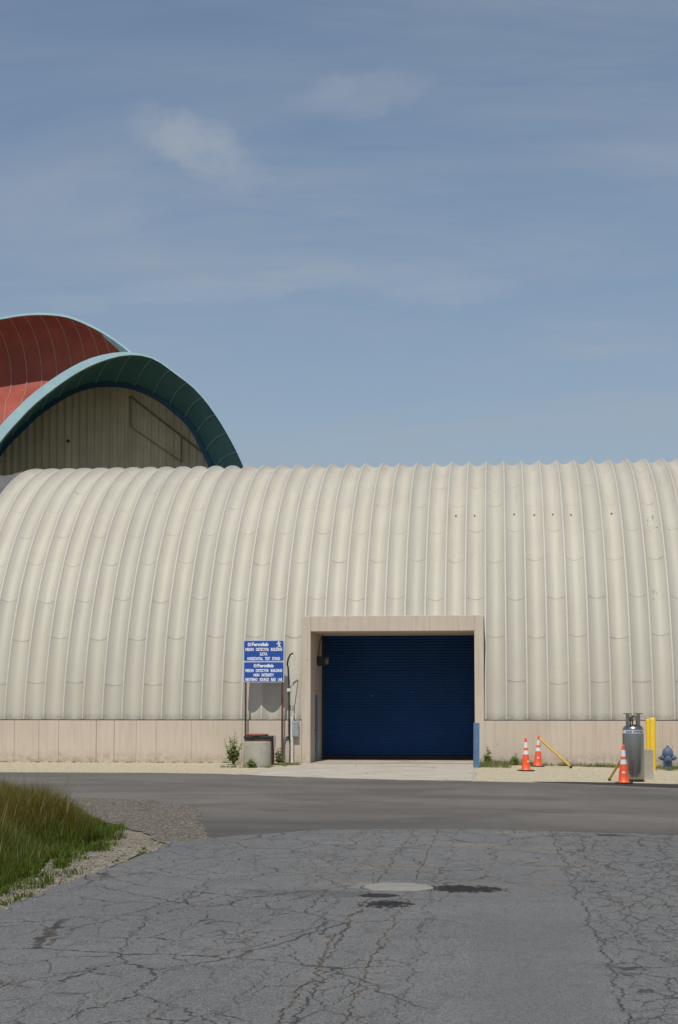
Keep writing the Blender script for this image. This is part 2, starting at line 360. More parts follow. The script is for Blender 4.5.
sheet('gravel_strip', [(-60, 38), (-13, 38.6), (-7, 39.2), (-3, 36.0), (1, 35.6), (4, 35.6), (60, 35.5), (60, 47.3), (-60, 47.3)], .006, MAT['gravel_tan'])
sheet('gravel_apron', rough_edge([(-3.85, 20.2), (-4.5, 22.7), (-4.9, 25.0), (-5.4, 26.7), (-6.6, 28.4), (-8.1, 29.0), (-12, 29.5), (-12, 24.5), (-7.6, 24.5), (-5.6, 22.4), (-4.9, 20.9), (-4.25, 19.3), (-3.85, 20.2)], .2, .06)[:-1], .014, MAT['gravel_grey'])
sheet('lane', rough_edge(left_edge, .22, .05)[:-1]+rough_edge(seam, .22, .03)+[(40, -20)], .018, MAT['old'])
sheet('door_apron', rough_edge([(-5.85, 47.2), (-6.15, 46.6), (-6.75, 39.3), (-6.0, 38.6), (-3.9, 37.3), (-2.0, 36.6), (-.72, 36.4), (-.62, 38.4), (-.72, 44.2), (-.70, 47.2)], .3, .03), .014, MAT['slab'])
sheet('recess_floor', [(-5.85, 47.2), (-.77, 47.2), (-.77, 50.6), (-5.85, 50.6)], .022, MAT['slab'])

sheet('dark_edge_strip', rough_edge([(.7, 36.7), (1.5, 36.95), (2.6, 37.25), (4.3, 37.25), (9, 37.1), (9, 35.2), (4.2, 35.3), (2.4, 36.0), (1.4, 36.35), (.7, 36.7)], .2, .05)[:-1], .014, MAT['patch'])  # near-black wedge laid along the far edge of the cross road

# ------------------------------------------------------------------ building materials
def m_shell(t, b):
    o = t.obj(); u, v, _ = t.sep(t.uv()); x, y, z = t.sep(o)
    a = t.attr('lap'); lap = a.outputs['Fac']
    tr = t.sep(t.attr('tint').outputs['Color'])[0]
    n = t.noise(o, .5, 5, .6); st = t.noise(t.comb(t.math('MULTIPLY', x, 9), t.math('MULTIPLY', v, .5), 0.0), 1.0, 6, .65); sp = t.noise(o, 7, 5, .7)
    col = t.mix(t.ramp(n, .3, .7), (.475, .433, .350), (.522, .481, .398))
    col = t.mix(t.ramp(st, .42, .72, 0, .5), col, (.40, .385, .325))
    col = t.mix(t.ramp(v, 11, 0, 0, .5), col, (.428, .405, .345))
    col = t.mix(t.ramp(tr, 0, 1, 0, .36), col, (.385, .365, .315))
    stn = t.noise(t.comb(t.math('MULTIPLY', x, 14), t.math('MULTIPLY', v, .35), 0.0), 1.0, 6, .7)
    col = t.mix(t.math('MULTIPLY', t.ramp(stn, .56, .74), t.ramp(t.noise(o, .45, 3, .5), .42, .62, .05, .55)), col, (.27, .245, .19))
    mold = t.math('MULTIPLY', t.ramp(sp, .55, .75), t.ramp(t.noise(o, .8, 4, .6), .45, .65))
    col = t.mix(t.math('MULTIPLY', mold, .30), col, (.30, .28, .22))
    edge = t.math('ABSOLUTE', t.math('SUBTRACT', u, .5))
    # weathered caulk along the ridges and a darker band next to it
    col = t.mix(t.math('MULTIPLY', t.ramp(edge, .36, .47), t.math('MULTIPLY', t.ramp(edge, .5, .47), .25)), col, (.33, .325, .29))
    ck = t.noise(t.comb(t.math('MULTIPLY', x, 3), t.math('MULTIPLY', v, 5), 0.0), 1.0, 4, .7)
    col = t.mix(t.math('MULTIPLY', t.ramp(edge, .425, .48, 0, .42), t.ramp(ck, .3, .6, .3, 1)), col, (.50, .48, .415))
    lapn = t.math('MULTIPLY', lap, t.math('MULTIPLY', t.ramp(t.noise(o, 5, 4, .65), .4, .62, .1, 1), t.ramp(t.noise(t.scale(o, (1.6, .5, .5)), 1.0, 3, .6), .4, .6, .25, 1)))
    col = t.mix(t.math('MULTIPLY', lapn, .42), col, (.17, .155, .125))
    col = t.mix(t.math('MULTIPLY', t.ramp(v, .28, .03), t.ramp(t.noise(o, 6, 5, .7), .35, .65, .1, .6)), col, (.24, .22, .17))
    fl = t.math('MULTIPLY', t.math('MULTIPLY', t.ramp(t.math('ABSOLUTE', t.math('SUBTRACT', x, 4.95)), .26, .16), t.ramp(t.noise(t.scale(o, (2, 1, .7)), 6, 5, .8), .54, .62)), t.math('MAXIMUM', t.ramp(t.math('ABSOLUTE', t.math('SUBTRACT', v, 7.35)), .75, .3), t.ramp(t.math('ABSOLUTE', t.math('SUBTRACT', v, 4.15)), .30, .1)))
    col = t.mix(t.math('MULTIPLY', fl, .75), col, (.13, .11, .085))
    spk = t.voro(t.scale(o, (1, 1, 1)), 2.2, 'F1', 1, 'Distance'); 
    spk = t.math('MULTIPLY', t.ramp(spk, .02, .045, 1, 0), t.ramp(t.noise(o, .6, 3, .5), .56, .62))
    col = t.mix(t.math('MULTIPLY', spk, .8), col, (.11, .085, .06))
    t.inp(b.inputs['Base Color'], col); b.inputs['Roughness'].default_value = .62
    t.inp(b.inputs['Normal'], t.bump(t.math('ADD', t.noise(o, 3, 4, .6), t.math('MULTIPLY', sp, .3)), .16, .04))
def m_stucco(t, b):
    o = t.obj(); x, y, z = t.sep(o)
    n = t.noise(o, .7, 5, .6); st = t.noise(t.comb(t.math('MULTIPLY', x, 8), t.math('MULTIPLY', z, .5), t.math('MULTIPLY', y, 4)), 1, 5, .65); f = t.noise(o, 30, 4, .6)
    col = t.mix(t.ramp(n, .3, .7), (.52, .432, .350), (.565, .482, .395)); col = t.mix(t.ramp(st, .45, .72, 0, .55), col, (.42, .355, .28))
    dirt = t.math('MULTIPLY', t.ramp(t.math('ADD', z, t.math('MULTIPLY', st, .5)), .75, .2), t.ramp(t.noise(o, 5, 5, .7), .35, .65))
    col = t.mix(t.math('MULTIPLY', dirt, .7), col, (.24, .20, .14))
    drip = t.noise(t.comb(t.math('MULTIPLY', x, 16), t.math('MULTIPLY', z, .25), t.math('MULTIPLY', y, 9)), 1, 5, .7)
    col = t.mix(t.math('MULTIPLY', t.ramp(drip, .55, .72), t.ramp(n, .4, .6, .1, .5)), col, (.30, .245, .18))
    chips = t.math('MULTIPLY', t.ramp(t.voro(o, 1.7, 'F1', 1), .03, .055, 1, 0), t.ramp(t.noise(o, 1.1, 2), .5, .55))
    col = t.mix(t.math('MULTIPLY', chips, .7), col, (.2, .14, .09)); col = t.mix(t.ramp(f, .5, .8, 0, .15), col, (.3, .25, .2))
    t.inp(b.inputs['Base Color'], col); b.inputs['Roughness'].default_value = .88; t.inp(b.inputs['Normal'], t.bump(f, .15, .01))
def m_door(t, b):
    o = t.obj(); x, y, z = t.sep(o)
    n = t.noise(o, .8, 5, .6); sc_ = t.noise(t.scale(o, (3, 1, 14)), 1.2, 5, .7)
    col = t.mix(t.ramp(n, .3, .7), (.0018, .029, .108), (.003, .038, .135)); col = t.mix(t.ramp(sc_, .58, .72, 0, .4), col, (.0012, .016, .06))
    ru = t.math('MULTIPLY', t.ramp(t.noise(t.scale(o, (2, 1, 5)), 1.3, 5, .7), .58, .70), t.ramp(z, 2.6, .4))
    col = t.mix(t.math('MULTIPLY', ru, .5), col, (.05, .035, .03))
    sf = t.math('MULTIPLY', t.ramp(t.noise(t.scale(o, (1.2, 1, 7)), 2.2, 6, .75), .57, .70), t.ramp(z, 3.4, .5, .1, .6))
    col = t.mix(sf, col, (.022, .045, .095))
    ch = t.math('MULTIPLY', t.ramp(t.voro(o, 1.4, 'F1', 1), .025, .05, 1, 0), .5); col = t.mix(ch, col, (.25, .27, .32))
    t.inp(b.inputs['Base Color'], col); b.inputs['Roughness'].default_value = .55; b.inputs['Specular IOR Level'].default_value = .2
def m_rust(t, b):
    o = t.obj(); n = t.noise(o, 4, 6, .7)
    t.inp(b.inputs['Base Color'], t.mix(t.ramp(n, .35, .65), (.035, .018, .012), (.12, .05, .025))); b.inputs['Roughness'].default_value = .85
def m_oldwall(t, b):
    o = t.obj(); x, y, z = t.sep(o)
    st = t.noise(t.comb(t.math('MULTIPLY', x, 1.6), t.math('MULTIPLY', z, .12), 0.0), 1, 5, .65); n = t.noise(o, .35, 5, .6)
    col = t.mix(t.ramp(st, .35, .68), (.44, .345, .225), (.56, .455, .315)); col = t.mix(t.ramp(n, .4, .7, 0, .5), col, (.33, .27, .18))
    t.inp(b.inputs['Base Color'], col); b.inputs['Roughness'].default_value = .8
def m_paint(c1, c2, c3, amt=.4, sc1=.5):
    def fn(t, b):
        o = t.obj(); n = t.noise(o, sc1, 5, .6); s = t.noise(o, sc1*7, 5, .7)
        col = t.mix(t.ramp(n, .3, .7), c1, c2); col = t.mix(t.ramp(s, .5, .75, 0, amt), col, c3)
        t.inp(b.inputs['Base Color'], col)
    return fn
MAT['shell'] = mat('cream_roof_paint', m_shell); MAT['stucco'] = mat('beige_concrete', m_stucco); MAT['door'] = mat('navy_door_paint', m_door)
MAT['rust'] = mat('rusty_steel', m_rust); MAT['oldwall'] = mat('weathered_cladding', m_oldwall)
MAT['red'] = mat('red_hood_paint', m_paint((.25, .048, .030), (.35, .072, .042), (.18, .045, .035), .6), rough=.7)
MAT['redseam'] = mat('faded_red_seam', color=(.40, .18, .14), rough=.7)
MAT['teal'] = mat('teal_soffit_paint', m_paint((.06, .17, .21), (.085, .215, .25), (.045, .125, .155), .4), rough=.6)
MAT['tealseam'] = mat('teal_seam_paint', color=(.20, .38, .40), rough=.6)
MAT['ltblue'] = mat('pale_blue_fascia', m_paint((.33, .52, .57), (.40, .58, .62), (.28, .40, .42), .5, .8), rough=.6)
MAT['blueband'] = mat('blue_trim_paint', color=(.02, .08, .16), rough=.6)
MAT['dark'] = mat('black_rubber', color=(.018, .018, .018), rough=.6)
MAT['greymetal'] = mat('grey_roof_metal', m_paint((.10, .098, .095), (.14, .138, .135), (.07, .068, .066), .5), rough=.85)
MAT['gap'] = mat('dark_gap_fill', color=(.06, .05, .04), rough=.9)
MAT['plug'] = mat('rusted_plug', color=(.29, .25, .19), rough=.9)
MAT['conc'] = mat('cast_concrete', m_paint((.33, .305, .255), (.43, .40, .34), (.24, .215, .17), .6, 2.0), rough=.9)
MAT['whitepipe'] = mat('white_conduit_paint', color=(.62, .60, .55), rough=.5)
MAT['galv'] = mat('galvanised_grey', m_paint((.30, .31, .32), (.38, .39, .40), (.25, .25, .25), .5, 6), rough=.5, metal=.3)

# ------------------------------------------------------------------ vaulted hall
hall = thing('vaulted_hall', 'long cream corrugated vault roofed hall with a blue roll-up door', 'building', (-3.3, D, 0))
hl = Vector(hall.location)
def P(o, parent=hall):                                         # parent keeping world placement
    o.parent = parent; o.matrix_parent_inverse = Matrix.Translation(-Vector(parent.location)) if parent is hall else Matrix.Identity(4); return o
RR, VC_Y, VC_Z = 10.84, D+10.76, 0.11
PITCHX, X0 = 0.634, 0.835
ZB = 1.36
XL, XR = -17.45, X0+PITCHX*34
a0 = math.asin((ZB-VC_Z)/RR)                                   # start angle on the front side
aT = PI-2*a0; ARC = aT*RR
def arc(s, dr, x):                                             # s: metres of arc from the front sill
    th = PI-a0-s/RR
    return (x, VC_Y+(RR-dr)*math.cos(th), VC_Z+(RR-dr)*math.sin(th))
US = [0, .036, .08, .14, .22, .31, .40, .5, .60, .69, .78, .86, .92, .964, 1.0]
def dep(u):
    w = min(u, 1-u)
    return 0.0 if w < .04 else .172*math.sin(PI*(w-.034)/.932)**.88
kmin = -29; nk = 34
V = []; Fc = []; UVs = []; LAP = []; TINT = []
for k in range(kmin, nk):
    lap0 = 2.72 if k % 2 == 0 else 1.20; kd = {6: 2.4, 7: 1.3, -3: 1.3}.get(k, 1.0)
    laps = [lap0+2.92*i for i in range(14)]; jit = [random.uniform(-.06, .06) for _ in laps]; laps = [l+j for l, j in zip(laps, jit) if l < ARC-.5]; lw = {l: min(1.8, random.choice((.12, .3, .45, .6, .9))*random.uniform(.7, 1.1)*kd) for l in laps}
    rows = set(np.round(np.arange(0, ARC, .42), 3).tolist()+[round(ARC, 3)])
    for l in laps:
        rows = {r for r in rows if abs(r-l) > .24}
    rr = [(r, 0.0, 0) for r in rows]
    for l in laps:
        q_ = lw[l]; rr += [(l-.20, 0, 0), (l-.075, .16*q_, 0), (l-.004, q_, 0), (l+.004, .9*q_, 1), (l+.03, .10*q_, 1), (l+.2, 0, 1)]
    rr.sort(); tint = random.random()**1.5 if random.random() < .75 else 0.0
    base = len(V); n = len(US)
    for (s, lp, up) in rr:
        drop = 0.0
        for l in laps:                                         # the upper sheet laps over the lower one
            if 0 <= s-l < .25: drop = .009*(1-max(0, (s-l-.03))/.17) if s-l > .03 else .009
        for u in US:
            w = max(0, min(1, (min(u, 1-u)-.034)/.12))
            # joints sag: curved lip follows the trough, lower in the middle
            sag = -.03*math.sin(PI*u) if lp > 0.05 else 0
            dd = dep(u)-drop*w + .014*mnoise.noise(Vector((k*3.1+u*1.3, s*.7, 0)))*w + .006*mnoise.noise(Vector((k*5.7+u*3, s*2.3, 4)))*w
            V.append(arc(max(0, s+sag), dd, X0+(k+u)*PITCHX)); UVs.append((u, s)); LAP.append(lp*w); TINT.append(tint)
    for i in range(len(rr)-1):
        for j in range(n-1):
            q = (base+i*n+j, base+i*n+j+1, base+(i+1)*n+j+1, base+(i+1)*n+j)
            cx = sum(V[a][0] for a in q)/4; cz = sum(V[a][2] for a in q)/4; cyy = sum(V[a][1] for a in q)/4
            if -6.10 < cx < -.52 and cz < 4.5 and cyy < D+6: continue
            Fc.append(q)
me = bpy.data.meshes.new('roof_shell'); me.from_pydata(V, [], Fc); me.update()
me.polygons.foreach_set('use_smooth', [True]*len(me.polygons))
uvl = me.uv_layers.new(name='UVMap'); li = np.empty(len(me.loops), dtype=np.int32); me.loops.foreach_get('vertex_index', li)
uvl.data.foreach_set('uv', np.array(UVs, dtype=np.float32)[li].ravel())
at1 = me.attributes.new('lap', 'FLOAT', 'POINT'); at1.data.foreach_set('value', LAP)
at2 = me.attributes.new('tint', 'FLOAT_VECTOR', 'POINT'); at2.data.foreach_set('vector', np.repeat(np.array(TINT, dtype=np.float32), 3))
me.materials.append(MAT['shell'])
me.set_sharp_from_angle(angle=R_(38))
sh = bpy.data.objects.new('roof_shell', me); C.objects.link(sh); P(sh)
# plugs: small weathered bolts in a row across the troughs
for k in range(-4, 5):
    if k in (-2, 3): continue
    p = Vector(arc(7.93+random.uniform(-.05, .05), .150, X0+(k+.5+random.uniform(-.08, .08))*PITCHX))
    m = MB(); m.lathe([(.02, -.02), (random.uniform(.02, .034), 0), (.03, .03), (.012, .045)], n=10)
    b_ = m.build('bolt_plug', MAT['plug']); nrm = (p-Vector((p.x, VC_Y, VC_Z))).normalized()
    b_.matrix_world = Matrix.Translation(p) @ nrm.to_track_quat('Z', 'Y').to_matrix().to_4x4()
    mw = b_.matrix_world.copy(); b_.parent = sh; b_.matrix_parent_inverse = sh.matrix_world.inverted(); b_.matrix_basis = mw
    b_.matrix_parent_inverse = Matrix.Translation((0, 0, 0))
# end walls closing the vault
for xe, nm in ((XL+.25, 'end_wall'), (XR-.2, 'end_wall')):
    m = MB(); n = 40; top = [arc(ARC*i/n, .24, xe) for i in range(n+1)]; vs = []
    for p in top: vs += [(xe, p[1], 0.0+hz(xe)), p]
    m.add(vs, [(2*i, 2*i+2, 2*i+3, 2*i+1) for i in range(n)]); P(m.build(nm, MAT['stucco']))
# low concrete sill wall: panels with open joints
def xw(px): return -15.78+px*.0320
jl = [-17.36, xw(15), xw(40), xw(60), xw(98), xw(116), xw(138), xw(158), xw(193), xw(243), -6.13]
jr = [-.50, 2.14, 4.9, 7.6, 10.4, 13.5, 16.2, 19, XR]
for js in (jl, jr):
    m = MB()
    for a, b in zip(js[:-1], js[1:]):
        g = random.choice((.0025, .004, .006)) if js is jl else .002
        m.box(a+g, b-g, D-.055, D+.5, hz(b)-.3, 1.325)
    P(m.build('sill_wall', MAT['stucco'], bevel=.006))
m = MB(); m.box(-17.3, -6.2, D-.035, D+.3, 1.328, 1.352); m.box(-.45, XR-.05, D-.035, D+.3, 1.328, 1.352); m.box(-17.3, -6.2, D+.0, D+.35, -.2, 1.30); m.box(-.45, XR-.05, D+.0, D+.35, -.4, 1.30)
P(m.build('gap_backing', MAT['gap']))  # near-black strip and backing stand in for the dark of open gaps
m = MB(); m.box(XL, XR, VC_Y+10.3, VC_Y+10.9, -.4, 1.34); P(m.build('rear_sill_wall', MAT['stucco']))
# door portal
m = MB(); m.box(-6.13, -5.85, D-.06, D+3.3, -.2, 4.575); m.box(-.77, -.485, D-.06, D+3.3, -.2, 4.575); m.box(-5.85, -.77, D-.06, D+3.3, 4.09, 4.575)
portal = P(m.build('door_portal', MAT['stucco'], bevel=.015))
# roller door with interlocking slats
YD = D+3.02; prof = []; z = .16
while z < 4.2:
    for dz, dy in ((0, 0), (.014, -.010), (.04, -.015), (.066, -.010), (.08, 0)): prof.append((YD+dy, z+dz))
    z += .0935
m = MB(); m.grid([[(-5.86, y, zz), (-.76, y, zz)] for y, zz in prof]); m.recalc = False
door = P(m.build('roller_door', MAT['door'], smooth=30))
m = MB(); m.box(-5.84, -.78, YD-.05, YD+.05, .03, .155); bb = m.build('bottom_bar', mat('dark_rubber_seal', color=(.030, .020, .016), rough=.8), bevel=.008); bb.parent = door
for xg in (-5.85, -.85):
    m = MB(); m.box(xg, xg+.08, YD-.075, YD-.04, .05, 4.09); g = m.build('guide_rail', MAT['dark'], bevel=.004); g.parent = door
m = MB(); m.box(-6.2, -.4, YD+.1, YD+.2, 0, 4.5); P(m.build('portal_back', MAT['dark']))
# pale blue service door on the left cheek of the portal
m = MB(); m.box(-5.855, -5.835, D+.85, D+1.78, .08, 2.14); sd = P(m.build('side_door', mat('faded_blue_paint', color=(.14, .25, .38), rough=.55), bevel=.004))
m = MB(); m.box(-5.852, -5.828, D+.75, D+.85, .02, 2.24); m.box(-5.852, -5.828, D+1.78, D+1.88, .02, 2.24); m.box(-5.852, -5.828, D+.85, D+1.78, 2.14, 2.24)
f_ = m.build('frame', MAT['stucco']); f_.parent = sd
m = MB(); m.tube([(-5.835, D+.93, 1.02), (-5.79, D+.93, 1.02), (-5.79, D+1.03, 1.02)], .012, 8); h_ = m.build('handle', MAT['dark'], smooth=40); h_.parent = sd
# grey flashing ring and lower grey vault joined on at the left end
m = MB(); m.grid([[arc(ARC*i/60, .10, x) for i in range(61)] for x in (XL-.55, XL-.06)]); P(m.build('end_flashing', MAT['greymetal'], smooth=60))
ann = thing('grey_vaulted_annex', 'dull grey vaulted roof joined to the left end of the cream hall', 'building', (XL-8, VC_Y, 0))
m = MB(); rows = []
for i in range(0, 40):
    x = XL-.5-i*.3; dr = .22+.05*(i % 2); rows.append([(x, VC_Y+(RR-dr)*math.cos(PI-a0-aT*j/80), VC_Z+(RR-dr)*math.sin(PI-a0-aT*j/80)) for j in range(81)])
m.grid(rows); m.xf = Matrix.Identity(4); o_ = m.build('roof', MAT['greymetal'], smooth=60); o_.parent = ann; o_.matrix_parent_inverse = Matrix.Translation(-Vector(ann.location))
for ya, yb in ((D+.4, D+.7), (VC_Y+10.1, VC_Y+10.4)):
    o_ = MB().box(XL-12.6, XL-.7, ya, yb, -.2, 1.4).build('sill_wall', MAT['stucco']); o_.parent = ann; o_.matrix_parent_inverse = Matrix.Translation(-Vector(ann.location))

# ------------------------------------------------------------------ the arched hall behind, with flaring hoods
far = thing('arched_hall', 'tall arched building with red and teal flaring roof hoods behind', 'building', (-20, 100, 0))
def PF(o, parent=None):
    o.parent = parent or far
    if parent is None: o.matrix_parent_inverse = Matrix.Translation(-Vector(far.location))
    return o
def crv(pts, Y, n=64, zlow=0.0):
    """outline -> n even points at distance Y, carried down to the ground at both ends"""
    q = [at(px, py, Y) for px, py in pts]
    q = [Vector((q[0].x, Y, zlow))]+q+[Vector((q[-1].x, Y, zlow))]
    d = []                                                      # Catmull-Rom
    for i in range(len(q)-1):
        p0, p1, p2, p3 = q[max(i-1, 0)], q[i], q[i+1], q[min(i+2, len(q)-1)]
        for k in range(12):
            t = k/12; d.append(.5*((2*p1)+(p2-p0)*t+(2*p0-5*p1+4*p2-p3)*t*t+(3*p1-p0-3*p2+p3)*t**3))
    d.append(q[-1])
    L = [0]
    for a, b in zip(d[:-1], d[1:]): L.append(L[-1]+(b-a).length)
    out = []
    for i in range(n):
        s = L[-1]*i/(n-1); k = min(max(1, int(np.searchsorted(L, s))), len(L)-1); out.append(d[k-1].lerp(d[k], (s-L[k-1])/max(1e-6, L[k]-L[k-1])))
    return out
up_px = [(-80, 700), (-76, 610), (-62, 525), (-36, 470), (0, 427), (19, 407), (38, 390), (69, 369), (96, 357), (126, 352.3), (153, 357.5), (176, 373), (199, 392), (222, 423), (243, 463), (258, 505), (270, 560), (277, 640), (280, 700)]
lo_px = [(-66, 700), (-63, 610), (-50, 532), (-27, 482), (0, 443), (19, 421), (38, 402), (69, 378.5), (96, 364), (126, 355.6), (152.4, 358.8), (175.4, 374.0), (198.4, 392.9), (221.3, 423.7), (242.2, 463.5), (256.4, 505), (268.3, 560), (275.4, 640), (278.4, 700)]
wl_px = [(-60, 700), (-57, 610), (-45, 540), (-25, 490), (0, 449), (19, 429), (38, 411), (69, 391), (94, 383), (120, 382.5), (140, 387), (161, 397.5), (178, 411), (193, 426), (213, 465), (226, 505), (236, 560), (242, 640), (244, 700)]
NB = 84
YR, YW = 95.0, 100.0
cu_, cl_, cw_ = crv(up_px, YR, NB), crv(lo_px, YR, NB), crv(wl_px, YW, NB)
# soffit: hood curves in from the rim to the end wall
m = MB(); rows = []
for j in range(9):
    t = j/8; rows.append([tuple(cl_[i].lerp(cw_[i], 1-(1-t)**1.25 if False else t)+Vector((0, 0, .25*math.sin(PI*t))) ) for i in range(NB)])
m.grid(rows, 0)
hood = PF(m.build('teal_hood', [MAT['teal']], smooth=60))
m = MB()
for i in range(3, NB-2, 2):
    pts = [Vector(rows[j][i]) for j in range(9)]; cn = Vector((at(110, 560, 97).x, 97, at(110, 560, 97).z))
    pts = [p+(cn-p).normalized()*.03 for p in pts]; m.tube(pts, .055, 5)
PF(m.build('soffit_seam', MAT['tealseam'], smooth=60), hood)
# fascia, outer roof
m = MB(); rows = [[tuple(p+Vector((0, -.12, 0))) for p in cu_], [tuple(p+Vector((0, -.12, 0))) for p in cl_], [tuple(p+Vector((0, .12, 0))) for p in cl_], [tuple(p+Vector((0, .12, 0))) for p in cu_], [tuple(p+Vector((0, -.12, 0))) for p in cu_]]
m.grid(rows); PF(m.build('fascia', MAT['ltblue'], smooth=40))
cn = at(110, 560, YW); ow = [p+(p-cn).normalized()*.55 for p in cw_]
m = MB(); m.grid([[tuple(p+Vector((0, .1, 0))) for p in cu_]]+[[tuple(p+Vector((-.22*dy, dy, dz))) for p in ow] for dy, dz in ((0, 0), (7, -.4), (36, -.8))]); PF(m.build('roof', MAT['ltblue'], smooth=60))
# blue trim band under the hood and the corrugated end wall
m = MB(); cn = at(110, 560, YW)
inn = [p+(cn-p).normalized()*.34 for p in cw_]
m.grid([[tuple(p+Vector((0, -.10, 0))) for p in cw_], [tuple(p+Vector((0, -.10, 0))) for p in inn], [tuple(p+Vector((0, .02, 0))) for p in inn]]); PF(m.build('trim_band', MAT['blueband'], smooth=40))
xa, xb = min(p.x for p in cw_)+.02, max(p.x for p in cw_)-.02
def topz(x):
    z = 0
    for a, b in zip(cw_[:-1], cw_[1:]):
        if min(a.x, b.x) <= x <= max(a.x, b.x) and abs(b.x-a.x) > 1e-6: z = max(z, a.z+(b.z-a.z)*(x-a.x)/(b.x-a.x))
    return z
m = MB(); lo = []; hi = []; x = xa; i = 0
while x < xb:
    for dx, dy in ((0, 0), (.10, -.07), (.26, -.07), (.36, 0)):
        xx = min(x+dx, xb); lo.append((xx, YW+.05+dy, 0)); hi.append((xx, YW+.05+dy, max(.3, topz(xx)-.05)))
    x += .52
m.grid([lo, hi]); ew = PF(m.build('end_wall', MAT['oldwall']))
# sloping lap line and a hatch on the wall
m = MB(); A, B = at(130, 396, YW-.12), at(204, 453.5, YW-.12); m.tube([A, B], .06, 6); A, B = at(131, 427, YW-.12), at(182, 462, YW-.12); m.tube([A, B], .03, 6)
for (p, q) in (((130, 396), (130.5, 427)), ((181, 435), (181.5, 461))): m.tube([at(*p, YW-.12), at(*q, YW-.12)], .035, 6)
PF(m.build('cladding_lap', mat('brown_lap_trim', color=(.16, .125, .08), rough=.9)), ew)
m = MB(); c_ = at(68.5, 441, YW-.1); m.lathe([(.001, 0), (.10, .02), (.10, .12)], n=14); v_ = m.build('vent', MAT['rust']); v_.rotation_euler = (R_(90), 0, 0); v_.location = c_; PF(v_, ew); v_.matrix_parent_inverse = Matrix.Identity(4); v_.location = c_-Vector((0, 0, 0))
v_.parent = far; v_.matrix_parent_inverse = Matrix.Translation(-Vector(far.location))
# red hood: a scoop, overhanging above and sloping forward again below
rd_px = [(-110, 420), (-80, 365), (-50, 334), (-25, 323), (0, 318.5), (23, 314.8), (46, 314), (69, 317), (92, 326.5), (111, 337.5), (128.5, 350.6), (152, 371), (176, 398), (200, 432), (220, 470)]
YRED = 104.0
q = [at(px, py, YRED) for px, py in rd_px]
rim = []
for i in range(len(q)-1):
    p0, p1, p2, p3 = q[max(i-1, 0)], q[i], q[i+1], q[min(i+2, len(q)-1)]
    for k in range(6):
        t = k/6; rim.append(.5*((2*p1)+(p2-p0)*t+(2*p0-5*p1+4*p2-p3)*t*t+(3*p1-p0-3*p2+p3)*t**3))
rim.append(q[-1])
def scoop(p, s):
    # s 0..1 round the hollow, 1..2 along the forward slope
    r = 2.95
    if s <= 1:
        th = R_(82-150*s); y = 3.4*(math.cos(th)-math.cos(R_(82))); z = r*(math.sin(th)-math.sin(R_(82)))
        return p+Vector((.9*s, y, z))
    e = scoop(p, 1); k = s-1
    return e+Vector((.7*k, -3.2*k, -4.5*k))
SS = [i/16 for i in range(17)]+[1.25, 1.5, 2.0]
rows = [[tuple(scoop(p, s)) for p in rim] for s in SS]
m = MB(); m.grid(rows); rh = PF(m.build('red_hood', MAT['red'], smooth=60))
m = MB()
for i in range(2, len(rim)-1, 4):
    pts = [scoop(rim[i], s)+Vector((0, -.04, 0)) for s in SS]; m.tube(pts, .045, 5)
PF(m.build('soffit_seam', MAT['redseam'], smooth=60), rh)
m = MB(); rows = [[tuple(p+Vector((0, dy, dz))) for p in rim] for dy, dz in ((-.06, .07), (-.06, -.08), (.1, -.08), (.1, .07), (-.06, .07))]; m.grid(rows); PF(m.build('hood_rim', MAT['ltblue'], smooth=30))
m = MB(); m.grid([[tuple(p+Vector((-.42*dy, dy, dz))) for p in rim] for dy, dz in ((.05, .06), (5, .0), (14, -.9), (34, -2))]); PF(m.build('rear_roof', MAT['ltblue'], smooth=60))
m = MB(); m.box(xa+1, xb-1, 112, 140, 0, 8); PF(m.build('rear_wall', MAT['oldwall']))

# ------------------------------------------------------------------ sign
MAT['signblue'] = mat('blue_sign_face', color=(.018, .075, .33), rough=.35, vary=.06); MAT['signwhite'] = mat('white_sign_paint', color=(.78, .79, .82), rough=.4, vary=.04)
MAT['signedge'] = mat('pale_sign_border', color=(.42, .47, .68), rough=.4, vary=.04)
YS = 46.90
sx0, sx1 = at(243.6, 660, YS).x, at(284.4, 660, YS).x; scx = (sx0+sx1)/2; sw = sx1-sx0
zt, zm, zb = at(264, 640.2, YS).z, at(264, 661.6, YS).z, at(264, 682.3, YS).z
sign = thing('sign_board', 'two stacked blue boards with white lettering on rusty posts beside the door', 'sign', (scx, YS, 0))
def roundrect(w, h, r, y0, y1, mi=0, mb=None):
    mb = mb or MB(); pts = []
    for cx_, cz_, a in ((w/2-r, h/2-r, 0), (-w/2+r, h/2-r, 90), (-w/2+r, -h/2+r, 180), (w/2-r, -h/2+r, 270)):
        for k in range(6): q = R_(a+18*k); pts.append((cx_+r*math.cos(q), cz_+r*math.sin(q)))
    n = len(pts); mb.add([(x, y0, z) for x, z in pts]+[(x, y1, z) for x, z in pts], [tuple(range(n)), tuple(range(2*n-1, n-1, -1))]+[(i, i+n, (i+1) % n+n, (i+1) % n) for i in range(n)], mi); return mb
